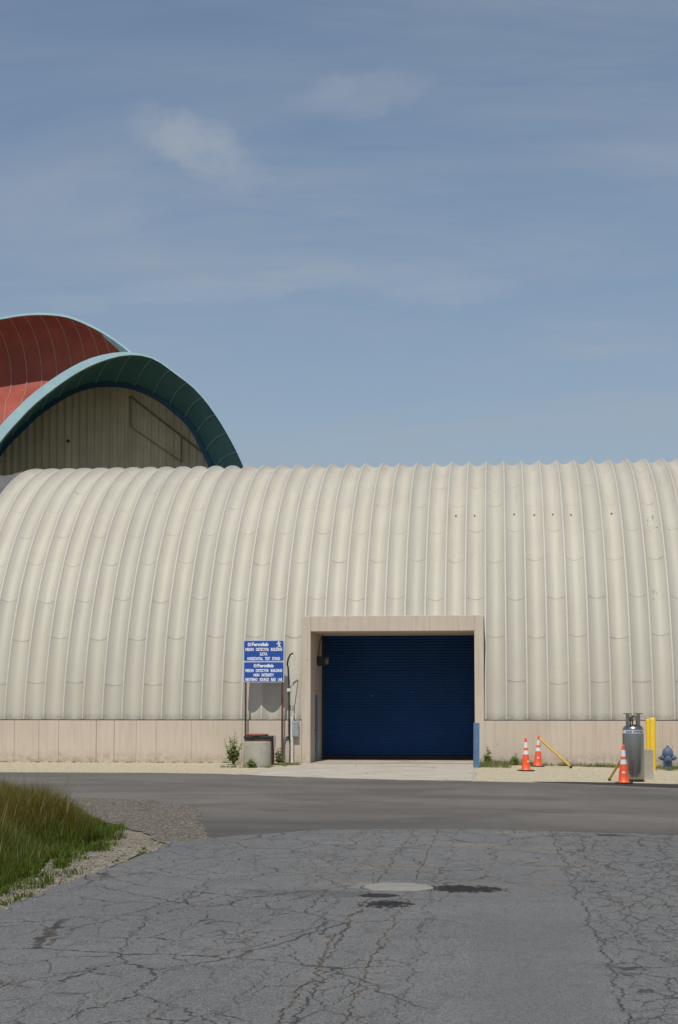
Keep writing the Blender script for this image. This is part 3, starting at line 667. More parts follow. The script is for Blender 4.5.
def logo(mb, x, z, r):
    for k in range(20):
        a, b = 2*PI*k/20, 2*PI*(k+1)/20
        mb.add([(x+r*math.cos(a), 0, z+r*math.sin(a)), (x+r*math.cos(b), 0, z+r*math.sin(b)), (x+r*.62*math.cos(b), 0, z+r*.62*math.sin(b)), (x+r*.62*math.cos(a), 0, z+r*.62*math.sin(a))], [(0, 1, 2, 3)])
    w = r*.17
    mb.add([(x-r*.9, 0, z-w), (x+r*.9, 0, z-w), (x+r*.9, 0, z+w), (x-r*.9, 0, z+w)], [(0, 1, 2, 3)])
    mb.add([(x-w, 0, z-r*.9), (x+w, 0, z-r*.9), (x+w, 0, z+r*.9), (x-w, 0, z+r*.9)], [(0, 1, 2, 3)])
def board(zc, h, lines, head_x, icon, label):
    b_ = roundrect(sw, h, .045, -.012, .012).build('sign_panel', MAT['signedge'], sign); b_.location = (0, -.03, zc); b_['label'] = label
    f_ = roundrect(sw-.05, h-.05, .035, -.0155, -.0122).build('panel_face', MAT['signblue'], b_)
    L = MB(); lh = h*.19
    row = [h*(.5-f) for f in (.20, .43, .645, .86)]
    vs, fs = text_mesh('Fermilab', lh*1.12, 1.08, .006, .0, 'LEFT'); L.add([(x+head_x, 0, z+row[0]-lh*.36) for x, y, z in vs], fs)
    logo(L, head_x-lh*.55, row[0], lh*.45)
    l_ = L.build('heading', MAT['signwhite'], b_); l_.location = (0, -.0185, 0)
    L = MB()
    if icon:
        ix, iz, s = sw/2-.19, row[0]-.005, .13
        for poly in ([(-.05, .9), (.35, .95), (.3, .5), (-.1, .45)], [(-.5, .30), (.8, .6), (.75, .30), (-.5, .02)], [(-.25, .2), (.25, .2), (.1, -.4), (-.6, -.6), (-.6, -.85), (.2, -.7)], [(.0, .1), (.50, -.75), (.85, -.75), (.40, .2)]):
            L.add([(ix+x*s*.8, 0, iz+z*s*.85) for x, z in poly], [tuple(range(len(poly)))])
        l_ = L.build('emblem', MAT['signwhite'], b_); l_.location = (0, -.0185, 0); L = MB()
    for i, (tx, wd) in enumerate(lines):
        vs, fs = text_mesh(tx.replace(' ', '   '), lh*1.0, 1.0, .005, 0.0)
        w0 = max(v[0] for v in vs)-min(v[0] for v in vs); k = sw*wd/w0; cx_ = (max(v[0] for v in vs)+min(v[0] for v in vs))/2
        L.add([((x-cx_)*k, 0, z+row[i+1]-lh*.36) for x, y, z in vs], fs)
    l_ = L.build('lettering', MAT['signwhite'], b_); l_.location = (0, -.0185, 0)
board((zt+zm)/2, zt-zm, [('MESON DETECTOR BUILDING', .90), ('ILCTA', .18), ('HORIZONTAL TEST STAND', .80)], -.385, True, 'upper blue board with an emblem at its corner')
board((zm+zb)/2, zm-zb, [('MESON DETECTOR BUILDING', .90), ('HIGH INTENSITY', .50), ('NEUTRINO SOURCE R&D LAB', .90)], -.20, False, 'lower blue board with centred heading')
for px in (245.6, 282.2):
    x = at(px, 700, YS).x-scx; m = MB(); m.box(x-.028, x+.028, -.015, .035, -.1, zt-.03); m.build('post', MAT['rust'], sign, bevel=.004)

# ------------------------------------------------------------------ concrete pipe stub and rusty drum by the sign
x_ = at(258, 768, 44).x; base_y = 44.15
m = MB(); m.lathe([(.40, 0), (.405, .02), (.405, .70), (.395, .735), (.30, .745), (.27, .735), (.27, .55)], n=40, cap=True)
o = m.build('concrete_cylinder', MAT['conc'], smooth=35); o.location = (x_-.05, base_y, 0); tag(o, 'stubby pale concrete cylinder in front of the sign posts', 'concrete block')
bin_ = thing('rusty_bin', 'dark rusty steel bin behind the concrete cylinder under the sign', 'bin', (at(258.5, 765, 45.7).x+.05, 45.55, 0))
m = MB(); m.box(-.42, .42, -.28, .28, .0, .86); m.build('body', MAT['rust'], bin_, bevel=.05)
m = MB(); m.box(-.435, .435, -.295, .295, .80, .885); m.build('rim', MAT['dark'], bin_, bevel=.015)
m = MB(); m.lathe([(.31, 0), (.33, .015), (.33, .045), (.28, .06)], (-.06, 0, .886), 32); m.build('lid', mat('faded_red_rust', color=(.25, .09, .06), rough=.8), bin_, smooth=40)
m = MB(); m.box(.437, .50, -.10, -.02, .52, .87); m.build('bracket', MAT['galv'], bin_, bevel=.004)

# ------------------------------------------------------------------ conduits and electrical box left of the portal
YC = D-.12
cd = thing('service_riser', 'thin black bent pipe with white conduit rising beside the portal', 'pipe', (at(290.5, 762, YC).x, YC, 0))
def L_(px, py, dy=0): p = at(px, py, YC); return (p.x-cd.location.x, dy, p.z)
m = MB(); m.tube([L_(290, 763), L_(290.3, 745), L_(289, 735), L_(289.2, 690), L_(288.2, 668), L_(287.4, 664, -.02), L_(288.4, 659, -.04), L_(290.5, 654.5, -.05), L_(293.6, 653.2, -.05)], .026, 8); m.build('black_pipe', MAT['dark'], cd, smooth=50)
m = MB(); m.tube([L_(292.2, 763, -.05), L_(292.2, 716, -.05)], .045, 10); m.tube([L_(292.2, 717, -.05), L_(291.8, 690, -.03), L_(293.9, 665, -.03), L_(294.6, 656, -.04), L_(293.4, 653, -.05)], .018, 8); m.tube([L_(292.3, 716, -.05), L_(293.2, 713.5, -.06), L_(295.2, 714, -.06), L_(295.7, 719, -.05)], .02, 8); m.build('conduit', MAT['whitepipe'], cd, smooth=50)
m = MB(); m.tube([L_(283.4, 760, .02), L_(283.6, 742, .02), L_(285.2, 736.8, .02), L_(289.4, 735, .02)], .042, 10); m.build('elbow_pipe', MAT['galv'], cd, smooth=50)
m = MB(); a_ = Vector(L_(289, 690, -.02)); m.box(a_.x-.06, a_.x+.06, -.06, .02, a_.z-.05, a_.z+.05); m.build('clamp', MAT['whitepipe'], cd, bevel=.006)
eb = thing('electrical_box', 'small grey electrical box fixed low on the wall beside the portal', 'electrical box', (at(296, 728, D-.06).x, D-.055, at(296, 737, D-.06).z))
m = MB(); m.box(-.10, .10, -.16, 0, 0, .50); m.build('enclosure', MAT['galv'], eb, bevel=.01)
m = MB(); m.box(-.088, .075, -.172, -.162, .03, .47); m.build('cover', mat('blue_grey_enamel', color=(.27, .31, .33), rough=.45), eb, bevel=.006)
m = MB(); m.tube([(.07, -.10, .5), (.07, -.10, .62)], .018, 8); m.build('conduit_stub', MAT['galv'], eb, smooth=40)
# floodlight on the cheek of the portal
fl = thing('floodlight', 'black floodlight with a hanging cable on the inner portal wall', 'lamp', (-5.85, D+1.75, 3.30))
m = MB(); m.tube([(0, 0, .05), (.07, 0, .05), (.1, -.03, 0)], .025, 8); m.build('arm', MAT['dark'], fl, smooth=40)
m = MB(); m.box(.03, .26, -.22, .10, -.24, .07); m.build('housing', MAT['dark'], fl, bevel=.02)
m = MB(); m.lathe([(.11, 0), (.13, .05), (.12, .10), (.05, .12)], n=18); l_ = m.build('lens', mat('frosted_lens', color=(.13, .13, .13), rough=.3), fl, smooth=40); l_.rotation_euler = (0, R_(90), 0); l_.location = (.26, -.05, -.07)
m = MB(); m.tube([(.04, 0, .05), (.05, .1, .35), (.06, .25, .6), (.10, .5, .78)], .014, 6); m.build('cable', MAT['dark'], fl, smooth=50)

# ------------------------------------------------------------------ blue guard post
p = at(476.2, 768, 44.3)
o = thing('guard_post', 'weathered blue square steel post at the right edge of the door', 'post', (p.x, 44.3, 0), 0)
def m_bluepost(t, b):
    ob = t.obj(); n = t.noise(ob, 3, 5, .65); s = t.noise(ob, 14, 5, .7)
    col = t.mix(t.ramp(n, .3, .7), (.07, .135, .26), (.11, .19, .32)); col = t.mix(t.ramp(s, .62, .72, 0, .8), col, (.09, .05, .03)); t.inp(b.inputs['Base Color'], col); b.inputs['Roughness'].default_value = .6
MAT['bluepost'] = mat('chipped_blue_paint', m_bluepost)
m = MB(); m.box(-.078, .078, -.075, .075, -.05, 1.29); m.build('tube', MAT['bluepost'], o, bevel=.012)
m = MB(); m.box(.048, .082, -.085, -.076, 0, 1.285); m.box(-.082, -.048, -.085, -.076, 0, 1.285); m.build('flange', MAT['bluepost'], o, bevel=.004)
o.rotation_euler = (0, R_(.5), R_(8))

# ------------------------------------------------------------------ traffic cones
MAT['orange'] = mat('orange_cone_plastic', color=(.83, .095, .022), rough=.45, vary=.10, nscale=9); MAT['reflect'] = mat('white_reflective_collar', color=(.66, .66, .68), rough=.35, vary=.12, nscale=20)
def cone_r(z): return .132-(.132-.031)*min(1, z/.86)
def make_cone(name, label):
    t = thing(name, label, 'traffic cone', group='orange traffic cones')
    m = MB(); zs = [.035, .05, .46, .462, .56, .64, .71, .78, .86, .885, .9, .908]
    m.lathe([(.150, .030), (.140, .045)]+[(cone_r(z), z) for z in (.06, .2, .35, .5, .65, .8, .87)]+[(.030, .895), (.024, .909), (.012, .914)], n=28); m.build('body', MAT['orange'], t, smooth=50)
    for za, zb_ in ((.455, .565), (.635, .79)):
        m = MB(); m.lathe([(cone_r(za)+.0035, za), (cone_r(zb_)+.0035, zb_)], n=28, cap=False); m.build('collar', MAT['reflect'], t, smooth=50)
    m = MB(); m.box(-.185, .185, -.185, .185, 0, .032); b_ = m.build('base', MAT['dark'], t, bevel=.012)
    m = MB(); m.add([(cone_r(.26+k*.0)*.0, 0, 0)]*0, [])
    rr_ = []
    for z in (.245, .285): rr_.append([((cone_r(z)+.003)*math.sin(R_(a)), -(cone_r(z)+.003)*math.cos(R_(a)), z) for a in range(-5, 36, 5)])
    m.grid(rr_); m.build('sticker', MAT['reflect'], t)
    return t
def grd(x, y): return (x, y, hz(x)+.010)
p = at(525.8, 771, 43.1)
c1 = make_cone('traffic_cone', 'orange cone on a black base, nearest to the blue post'); c1.location = grd(p.x, 42.75); c1.rotation_euler = (0, 0, R_(24))
c2 = copy_tree(c1); p = at(537.6, 767, 46.1); c2.location = grd(p.x, 46.1); c2.rotation_euler = (R_(-1), R_(2.5), R_(-12)); c2['label'] = 'slightly leaning orange cone at the wall, a long yellow bar propped on it'
c3 = copy_tree(c1); p = at(623.6, 783, 36.95); c3.location = grd(p.x, 36.95); c3.rotation_euler = (0, 0, R_(-20)); c3['label'] = 'orange cone standing in front of the steel gas cylinder'
c3.location.z = hz(p.x)+.012
# yellow bars propped on the cones
def m_yel(t, b):
    ob = t.obj(); n = t.noise(ob, 5, 5, .65); col = t.mix(t.ramp(n, .3, .7), (.50, .30, .028), (.60, .37, .04)); col = t.mix(t.ramp(t.noise(ob, 16, 5, .7), .6, .72, 0, .5), col, (.30, .20, .06)); t.inp(b.inputs['Base Color'], col); b.inputs['Roughness'].default_value = .5
MAT['yellow'] = mat('worn_yellow_paint', m_yel)
def bar(pa, ya, pb, yb, rad, label, cat='bar'):
    A, B = at(*pa, ya), at(*pb, yb); B.z = max(B.z, hz(B.x)+.01+rad)
    t = thing('barrier_bar', label, cat, tuple(B)); v = A-B
    m = MB(); m.tube([(0, 0, 0), tuple(v)], rad, 12); m.build('tube', MAT['yellow'], t, smooth=50)
    m = MB(); d = v.normalized(); m.tube([tuple(-d*.02), tuple(d*.03)], rad+.008, 12); m.build('end_cap', MAT['dark'], t, smooth=50)
    return t
bar((539.6, 738.8), 45.98, (571, 769.0), 45.4, .036, 'long yellow bar leaning from the wall-side cone to the ground')
bar((621.5, 759.5), 37.3, (609.5, 779.2), 38.2, .030, 'short yellow bar leaning behind the cone at the steel cylinder')

# ------------------------------------------------------------------ steel dewar
p = at(632.2, 780, 38.3)
dw = thing('gas_cylinder', 'tall shiny stainless steel liquid gas cylinder with a white label band', 'gas cylinder', (p.x+.03, 38.2, hz(p.x)+.006))
def m_steel(t, b):
    ob = t.obj(); n = t.noise(t.scale(ob, (14, 14, .6)), 3, 4, .6); t.inp(b.inputs['Base Color'], t.mix(n, (.30, .295, .285), (.46, .45, .435))); t.inp(b.inputs['Roughness'], t.ramp(n, .3, .7, .16, .26)); b.inputs['Metallic'].default_value = 1
MAT['steel'] = mat('brushed_stainless', m_steel)
m = MB(); m.lathe([(.21, .05), (.245, .06), (.259, .08), (.262, .11), (.262, 1.30), (.258, 1.335), (.24, 1.385), (.205, 1.425), (.14, 1.455), (.06, 1.465)], n=56); m.build('vessel', MAT['steel'], dw, smooth=40)
m = MB(); m.lathe([(.235, 0), (.245, .01), (.245, .055), (.22, .055)], n=40); m.build('foot_ring', MAT['dark'], dw, smooth=40)
m = MB(); m.lathe([(.2635, 1.235), (.2635, 1.315)], n=56, cap=False); lb = m.build('label_band', MAT['reflect'], dw, smooth=40)
vs, fs = text_mesh('LIQUID  NITROGEN', .075, 1.0, .003, 0.0); w0 = max(v[0] for v in vs)
L = MB(); L.add([(.2652*math.sin(x*.20/w0/.2652*1.15), -.2652*math.cos(x*.20/w0/.2652*1.15), z+1.25) for x, y, z in vs], fs); L.build('lettering', MAT['dark'], lb)
for k in range(4):
    a = R_(38+90*k); m = MB(); m.xf = Matrix.Rotation(a, 4, 'Z'); m.box(.180, .188, -.055, .055, 1.40, 1.735); m.build('handle_strut', MAT['steel'], dw)
m = MB(); pts = [(.21*math.cos(2*PI*k/40), .21*math.sin(2*PI*k/40), 1.735) for k in range(41)]; m.lathe([(.17, 1.722), (.245, 1.722), (.255, 1.735), (.245, 1.748), (.17, 1.748), (.17, 1.722)], n=40, cap=False); m.build('handle_ring', MAT['steel'], dw, smooth=40)
MAT['brass'] = mat('tarnished_brass', color=(.30, .21, .09), rough=.4, metal=.8)
for (vx, vy, hh) in ((-.07, -.06, .15), (.08, -.03, .18), (0, .07, .20), (-.11, .05, .1)):
    m = MB(); m.tube([(vx, vy, 1.44), (vx, vy, 1.46+hh)], .016, 8); m.lathe([(.03, 0), (.03, .03)], (vx, vy, 1.46+hh*.55), 10); m.lathe([(.045, 0), (.05, .01), (.05, .03), (.045, .04)], (vx, vy, 1.46+hh), 14); m.tube([(vx, vy, 1.47+hh*.4), (vx, vy-.07, 1.47+hh*.4)], .014, 8); m.build('valve', MAT['brass'], dw, smooth=40)
m = MB(); m.lathe([(.05, 0), (.05, .035)], n=18); g_ = m.build('gauge', MAT['signwhite'], dw, smooth=40); g_.rotation_euler = (R_(90), 0, 0); g_.location = (.03, -.10, 1.60)
dw.rotation_euler = (0, 0, R_(4)); dw.scale = (1, 1, .955)

# ------------------------------------------------------------------ concrete upright, yellow bollards
p = at(648.9, 780, 39.2)
o = MB().box(-.13, .13, -.12, .12, -.02, .765).build('concrete_block', MAT['conc'], bevel=.015); o.location = (p.x, 39.5, hz(p.x)); tag(o, 'upright grey concrete block just right of the steel gas cylinder', 'concrete block')
def m_boll(t, b):
    ob = t.obj(); n = t.noise(ob, 3, 5, .65); col = t.mix(t.ramp(n, .3, .7), (.70, .44, .015), (.78, .52, .03)); col = t.mix(t.ramp(t.noise(ob, 14, 5, .7), .62, .74, 0, .5), col, (.35, .24, .07)); t.inp(b.inputs['Base Color'], col); b.inputs['Roughness'].default_value = .5
MAT['boll'] = mat('yellow_bollard_paint', m_boll)
def bollard(px, Y, h, label):
    p = at(px, 745, Y); m = MB(); m.lathe([(.095, -.1), (.095, h-.05), (.088, h-.02), (.06, h+.01), (.001, h+.018)], n=28)
    o = m.build('bollard', MAT['boll'], smooth=40); o.location = (p.x, Y, hz(p.x)); tag(o, label, 'bollard', 'yellow bollards'); return o
bollard(652.7, 45.7, 1.52, 'yellow steel bollard, nearer and taller, beside the hydrant'); bollard(649.3, 46.3, 1.48, 'yellow steel bollard half hidden behind the nearer yellow bollard')

# ------------------------------------------------------------------ fire hydrant
MAT['hyd'] = mat('faded_hydrant_paint', m_paint((.05, .10, .185), (.085, .145, .23), (.17, .165, .16), .6, 6.0), rough=.6)
p = at(667.9, 768.5, 46.4)
hy_ = None; hy = thing('fire_hydrant', 'faded grey blue fire hydrant near the wall at the right', 'fire hydrant', (p.x, 46.4, hz(p.x)))
m = MB(); m.lathe([(.15, 0), (.155, .03), (.12, .045), (.115, .10), (.118, .36), (.14, .375), (.14, .405), (.12, .415)], n=28); m.build('barrel', MAT['hyd'], hy, smooth=35)
m = MB(); m.lathe([(.148, .41), (.15, .43), (.142, .50), (.115, .56), (.07, .60), (.035, .615), (.035, .65), (.022, .66)], n=28); m.build('bonnet', MAT['hyd'], hy, smooth=35)
for s in (-1, 1):
    m = MB(); m.lathe([(.075, .10), (.078, .17), (.062, .18), (.062, .205), (.03, .21), (.026, .25)], n=18); o = m.build('side_cap', MAT['hyd'], hy, smooth=35); o.rotation_euler = (0, R_(90)*s, 0); o.location = (0, 0, .325)
m = MB(); m.lathe([(.085, .10), (.09, .17), (.07, .18), (.07, .20), (.032, .205), (.028, .25)], n=20); o = m.build('front_cap', MAT['hyd'], hy, smooth=35); o.rotation_euler = (R_(90), 0, 0); o.location = (0, 0, .29)
for k in range(6):
    a = 2*PI*k/6; m = MB(); m.lathe([(.016, 0), (.016, .03)], (.135*math.cos(a), .135*math.sin(a), .405), 6); m.build('bolt', MAT['hyd'], hy)
m = MB(); m.tube([(.10, -.02, .55), (.14, -.02, .60), (.13, -.02, .66)], .012, 6); m.build('chain_hook', MAT['galv'], hy)

hy.scale = (1.1, 1.1, 1.08)

# ------------------------------------------------------------------ manhole
mh = thing('manhole_cover', 'pale round manhole cover in the cracked lane', 'manhole cover', (-.985, 14.97, .018))
def m_mh(t, b):
    ob = t.obj(); n = t.noise(ob, 4, 6, .7); v = t.noise(ob, 45, 3, .6); col = t.mix(t.ramp(n, .3, .7), (.21, .197, .175), (.27, .255, .228)); col = t.mix(t.ramp(v, .5, .75, 0, .4), col, (.18, .17, .155)); t.inp(b.inputs['Base Color'], col); b.inputs['Roughness'].default_value = .85; t.inp(b.inputs['Normal'], t.bump(v, .3, .01))
m = MB(); m.lathe([(.33, -.02), (.33, .004), (.315, .010), (.20, .013), (.001, .014)], n=64)
m.v = [(x*(1+.26*mnoise.noise(Vector((math.atan2(y, x)*1.6, 2, 0)))+.03*mnoise.noise(Vector((x*9, y*9, 0)))), y*(1+.55*mnoise.noise(Vector((math.cos(math.atan2(y, x))*2, math.sin(math.atan2(y, x))*2, 5)))), z) for x, y, z in m.v]
m.build('lid', mat('dusty_cast_lid', m_mh), mh, smooth=40)
m = MB(); m.lathe([(.36, -.02), (.36, .001), (.38, .001), (.385, -.02)], n=48, cap=False); m.build('frame_ring', MAT['gap'], mh)

# ------------------------------------------------------------------ grass and weeds
def blades_mesh(P0, H, Wd, lean, yawa, col, name, m, kind=None, curl=1.0):
    """numpy grass: each blade 5 verts; P0 (n,3)"""
    n = len(P0); ca, sa = np.cos(yawa), np.sin(yawa); la = rng.uniform(0, 2*PI, n); lx, ly = np.cos(la)*lean, np.sin(la)*lean
    vs = np.zeros((n, 5, 3), dtype=np.float32)
    for i, (t, w) in enumerate(((0, 1), (0, 1), (.55, .75), (.55, .75), (1, 0))):
        s = (-1 if i % 2 == 0 else 1) if i < 4 else 0
        vs[:, i, 0] = P0[:, 0]+ca*Wd*w*s*.5+lx*H*t**2; vs[:, i, 1] = P0[:, 1]+sa*Wd*w*s*.5+ly*H*t**2; vs[:, i, 2] = P0[:, 2]+H*t*(1-.25*lean*t)
    faces = []
    idx = np.arange(n)*5
    quads = np.stack([idx, idx+1, idx+3, idx+2], 1); tris = np.stack([idx+2, idx+3, idx+4], 1)
    me = bpy.data.meshes.new(name); nl = n*7
    me.vertices.add(n*5); me.vertices.foreach_set('co', vs.ravel()); me.loops.add(nl)
    lv = np.concatenate([quads.ravel(), tris.ravel()]).astype(np.int32); me.loops.foreach_set('vertex_index', lv)
    me.polygons.add(n*2); ls = np.concatenate([np.arange(n)*4, n*4+np.arange(n)*3]).astype(np.int32)
    me.polygons.foreach_set('loop_start', ls); me.update(calc_edges=True); me.validate()
    a = me.attributes.new('tone', 'FLOAT_VECTOR', 'POINT'); tt = np.zeros((n, 5, 3), dtype=np.float32); tt[:, :, 0] = col[:, None]; tt[:, :, 1] = np.array([0, 0, .55, .55, 1])[None, :]; tt[:, :, 2] = rng.random(n)[:, None]
    a.data.foreach_set('vector', tt.ravel()); me.materials.append(m)
    o = bpy.data.objects.new(name, me); C.objects.link(o)
    if kind: o['kind'] = kind
    return o
def m_grass(t, b):
    x, y, z = t.sep(t.attr('tone').outputs['Vector'])
    g = t.mix(z, (.065, .108, .012), (.130, .175, .024)); r = t.mix(z, (.140, .108, .014), (.200, .150, .026)); s = t.mix(z, (.23, .20, .09), (.30, .26, .13))
    col = t.mix(t.math('MULTIPLY', t.ramp(x, .2, .6), t.ramp(y, .1, .6, .1, 1)), g, r); col = t.mix(t.ramp(x, .88, .95), col, s)
    t.inp(b.inputs['Base Color'], col); b.inputs['Roughness'].default_value = .6; b.inputs['Specular IOR Level'].default_value = .25
    tr = t.new('ShaderNodeBsdfTranslucent'); t.inp(tr.inputs[0], col); mx = t.new('ShaderNodeMixShader'); mx.inputs[0].default_value = .40
    t.l.new(b.outputs[0], mx.inputs[1]); t.l.new(tr.outputs[0], mx.inputs[2]); t.l.new(mx.outputs[0], t.n['Material Output'].inputs[0])
MAT['grass'] = mat('long_grass', m_grass)
def m_weed(g0, g1, d0, d1):
    def fn(t, b):
        x, y, z = t.sep(t.attr('tone').outputs['Vector'])
        col = t.mix(t.ramp(x, .15, .5), t.mix(z, g0, g1), t.mix(z, d0, d1)); t.inp(b.inputs['Base Color'], col); b.inputs['Roughness'].default_value = .7; b.inputs['Specular IOR Level'].default_value = .2
        tr = t.new('ShaderNodeBsdfTranslucent'); t.inp(tr.inputs[0], col); mx = t.new('ShaderNodeMixShader'); mx.inputs[0].default_value = .45
        t.l.new(b.outputs[0], mx.inputs[1]); t.l.new(tr.outputs[0], mx.inputs[2]); t.l.new(mx.outputs[0], t.n['Material Output'].inputs[0])
    return fn
MAT['weed'] = mat('short_weed_blades', m_weed((.12, .17, .04), (.19, .24, .07), (.30, .26, .13), (.38, .33, .18)))
# edge of the tall stand (right side), x as a function of y
EY = np.array([8, 12, 14.2, 16, 17.4, 19.4, 20.6, 21.5, 22.2, 23.5, 25.0, 27.0, 28.5]); EX = np.array([-5.0, -4.85, -4.85, -4.9, -5.2, -5.25, -5.25, -5.6, -6.3, -7.4, -8.9, -10.8, -14])
n = 150000
yy = rng.uniform(9, 28.5, n); ed = np.interp(yy, EY, EX); dd = rng.exponential(2.2, n); dd = np.where(rng.random(n) < .3, rng.random(n)*.8, dd); xx = ed-dd
keep = (dd < 9) & (xx > -.30*yy-2.5); xx, yy, dd = xx[keep], yy[keep], dd[keep]
nz = np.array([mnoise.noise(Vector((a*.9, b*.7, 0))) for a, b in zip(xx, yy)]); nz2 = np.array([mnoise.noise(Vector((a*2.6, b*2.6, 5))) for a, b in zip(xx, yy)])
H = (.15+.54*np.clip((dd+nz*.5)/1.0, 0, 1)**.8)*(1+.22*nz+.16*nz2)*rng.uniform(.6, 1.12, len(xx))
keep = H > .05; xx, yy, dd, nz, nz2, H = (a[keep] for a in (xx, yy, dd, nz, nz2, H))
tone = np.clip((.50)*np.exp(-((dd-1.25)/1.05)**2)+.05+.30*nz+.25*nz2+rng.normal(0, .12, len(xx)), 0, .85); tall = rng.random(len(xx)) < .022; tone[tall] = .95; H[tall] *= 1.42
P0 = np.stack([xx, yy, np.zeros(len(xx))], 1)
g = blades_mesh(P0, H, rng.uniform(.006, .014, len(xx)), rng.uniform(.05, .42, len(xx)), rng.uniform(0, PI, len(xx)), tone, 'tall_grass', MAT['grass'], 'stuff')
g['label'] = 'tall green and rust tinged grass along the left verge'; g['category'] = 'grass'
# low tufts on the verge gravel
def tufts(centres, per, h, spread, name, label, tone_mu=.1, cat='weeds'):
    P0 = []; H = []; T = []
    for (x, y, s) in centres:
        k = int(per*s); q = rng.normal(0, spread*s, (k, 2)); P0 += [(x+a, y+b*.8, hz(x)+.004) for a, b in q]; H += list(rng.uniform(.35, 1.0, k)*h*s); T += list(np.clip(rng.normal(tone_mu, .16, k), 0, .94))
    P0 = np.array(P0); H = np.array(H)
    o = blades_mesh(P0, H, rng.uniform(.007, .016, len(P0)), rng.uniform(.2, .9, len(P0)), rng.uniform(0, PI, len(P0)), np.array(T), name, MAT['grass' if name == 'verge_tufts' else 'weed'], 'stuff')
    o['label'] = label; o['category'] = cat; return o
cs = []
for _ in range(95):
    y = random.uniform(9, 22.5); e = float(np.interp(y, EY, EX)); r = min(-4.32, e+1.0); x = e+abs(random.gauss(0, .20)); 
    if x < -4.35 or y > 17: cs.append((min(x, -4.32), y, random.uniform(.4, 1.1)))
for _ in range(18): y = random.uniform(9, 19); cs.append((-4.40+random.gauss(0, .07), y, random.uniform(.2, .55)))
tufts(cs, 46, .16, .07, 'verge_tufts', 'low sparse tufts of grass on the gravel verge', .12)
cs = []
for _ in range(190):
    x = random.uniform(-.55, 9.5); cs.append((x, 47.12-abs(random.gauss(0, .22)), random.uniform(.3, 1.0)*(1.35 if x < .6 else 1)))
for _ in range(26): cs.append((-.52+abs(random.gauss(0, .35)), 44.5+random.gauss(0, .35)+random.random()*2, random.uniform(.5, 1.2)))
for _ in range(18): cs.append((random.uniform(3.9, 7), 45.6+random.gauss(0, .5), random.uniform(.4, 1.0)))
tufts(cs, 34, .21, .09, 'wall_weeds', 'weedy grass strip along the foot of the right wall', .22)
cs = []
for _ in range(70): cs.append((random.uniform(-17, -6.2), 47.1-abs(random.gauss(0, .06)), random.uniform(.15, .55)))
for _ in range(34): cs.append((random.uniform(-7.4, -6.0), 46.2-abs(random.gauss(0, .8)), random.uniform(.5, 1.0)))
for _ in range(10): cs.append((random.uniform(-8.1, -6.5), 43.75+random.gauss(0, .12), random.uniform(.4, 1.0)))
tufts(cs, 34, .17, .08, 'sill_weeds', 'short weeds and grass at the foot of the left wall', .18)
# leafy weeds
MAT['leaf'] = mat('weed_leaf', m_weed((.27, .35, .12), (.34, .42, .17), (.3, .3, .15), (.3, .3, .15))); MAT['stem'] = mat('weed_stem', color=(.14, .15, .06), rough=.8)
def weed(x, y, h, w, label, seed, ns=6):
    r = random.Random(seed); t = thing('weed_plant', label, 'plant', (x, y, hz(x)), group='leafy weeds by the wall'); S = MB(); Lf = MB()
    for k in range(ns):
        a = r.uniform(0, 2*PI); hh = h*r.uniform(.5, 1) if k else h; tip = Vector((math.cos(a)*w*r.uniform(.2, .8), math.sin(a)*w*r.uniform(.2, .8), hh)) if k else Vector((w*.1, 0, h)); base = Vector((r.uniform(-.04, .04), r.uniform(-.04, .04), 0))
        pts = [base.lerp(tip, i/6)+Vector((0, 0, .06*math.sin(PI*i/6)))*0 for i in range(7)]; S.tube(pts, [.010*(1-.7*i/6) for i in range(7)], 5)
        for j in range(int(26*hh/h)+8):
            f = r.uniform(.12, 1.0); p = base.lerp(tip, f); a2 = r.uniform(0, 2*PI); ln = (.16*(1-f)+.06)*r.uniform(.7, 1.3); d = Vector((math.cos(a2), math.sin(a2), r.uniform(-.1, .8))).normalized(); sd = d.cross(Vector((0, 0, 1))).normalized()*ln*.28; mid = p+d*ln*.5+Vector((0, 0, ln*.08))
            Lf.add([tuple(p), tuple(mid+sd), tuple(p+d*ln), tuple(mid-sd)], [(0, 1, 2, 3)])
    S.build('stem', MAT['stem'], t); Lf.recalc = False; Lf.build('foliage', MAT['leaf'], t); return t
p = at(233.5, 765, 46.0); weed(p.x, 46.0, .98, .40, 'tall leafy weed left of the concrete cylinder', 3, 14)
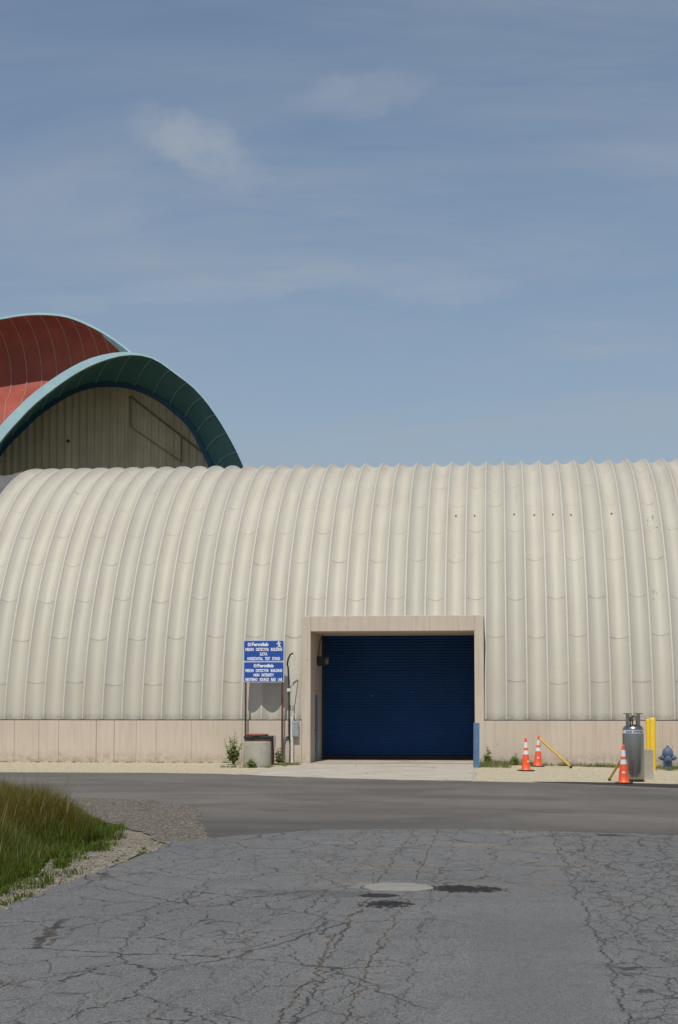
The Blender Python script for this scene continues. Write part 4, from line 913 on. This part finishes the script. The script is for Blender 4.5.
p = at(279.5, 762, 46.2); weed(p.x, 46.2, .52, .22, 'mid height weed beside the right sign post', 5, 5)
p = at(250.5, 768, 43.6); weed(p.x, 43.62, .26, .10, 'small weed at the front foot of the concrete cylinder', 8, 4)
p = at(487, 762, 46.9); weed(p.x, 46.85, .55, .16, 'thin spiky weed at the wall just right of the blue post', 12, 4)
p = at(515, 764, 46.9); weed(p.x, 46.9, .36, .2, 'small dry weed against the wall left of the cones', 15, 5)
# loose stones on the verge and gravel
tv, tf = [], []
ic = bmesh.new(); bmesh.ops.create_icosphere(ic, subdivisions=1, radius=1); iv = np.array([v.co[:] for v in ic.verts]); ifc = [tuple(v.index for v in f.verts) for f in ic.faces]; ic.free()
def stones(name, pts, m, label):
    vs = []; fs = []
    for (x, y, s) in pts:
        q = iv*np.array([s*random.uniform(.7, 1.4), s*random.uniform(.7, 1.4), s*random.uniform(.4, .8)])+rng.normal(0, s*.12, iv.shape); o = len(vs); vs += [(x+a, y+b, hz(x)+.014+c) for a, b, c in q]; fs += [tuple(i+o for i in f) for f in ifc]
    me = bpy.data.meshes.new(name); me.from_pydata(vs, [], fs); me.update(); me.materials.append(m); o = bpy.data.objects.new(name, me); C.objects.link(o); o['kind'] = 'stuff'; o['label'] = label; o['category'] = 'gravel'; return o
pts = []
for _ in range(700):
    y = random.uniform(9, 20.5); e = float(np.interp(y, EY, EX)); x = random.uniform(e, -4.2); pts.append((x, y, random.uniform(.006, .017)))
for _ in range(160):
    y = random.uniform(20, 28.8); x1 = float(np.interp(y, [20, 22.7, 25, 26.7, 28.4, 29], [-4.3, -4.5, -4.95, -5.5, -6.7, -8])); pts.append((x1-abs(random.gauss(0, 1.6))+.1, y, random.uniform(.006, .014)))
def m_stone(t, b):
    o = t.obj(); v = t.voro(o, 14, 'F1', 1, 'Color'); t.inp(b.inputs['Base Color'], t.mix(t.sep(v)[0], (.10, .09, .075), (.34, .30, .25))); b.inputs['Roughness'].default_value = .9
stones('loose_stones', pts, mat('loose_stone', m_stone), 'loose pale stones scattered over the gravel verge')
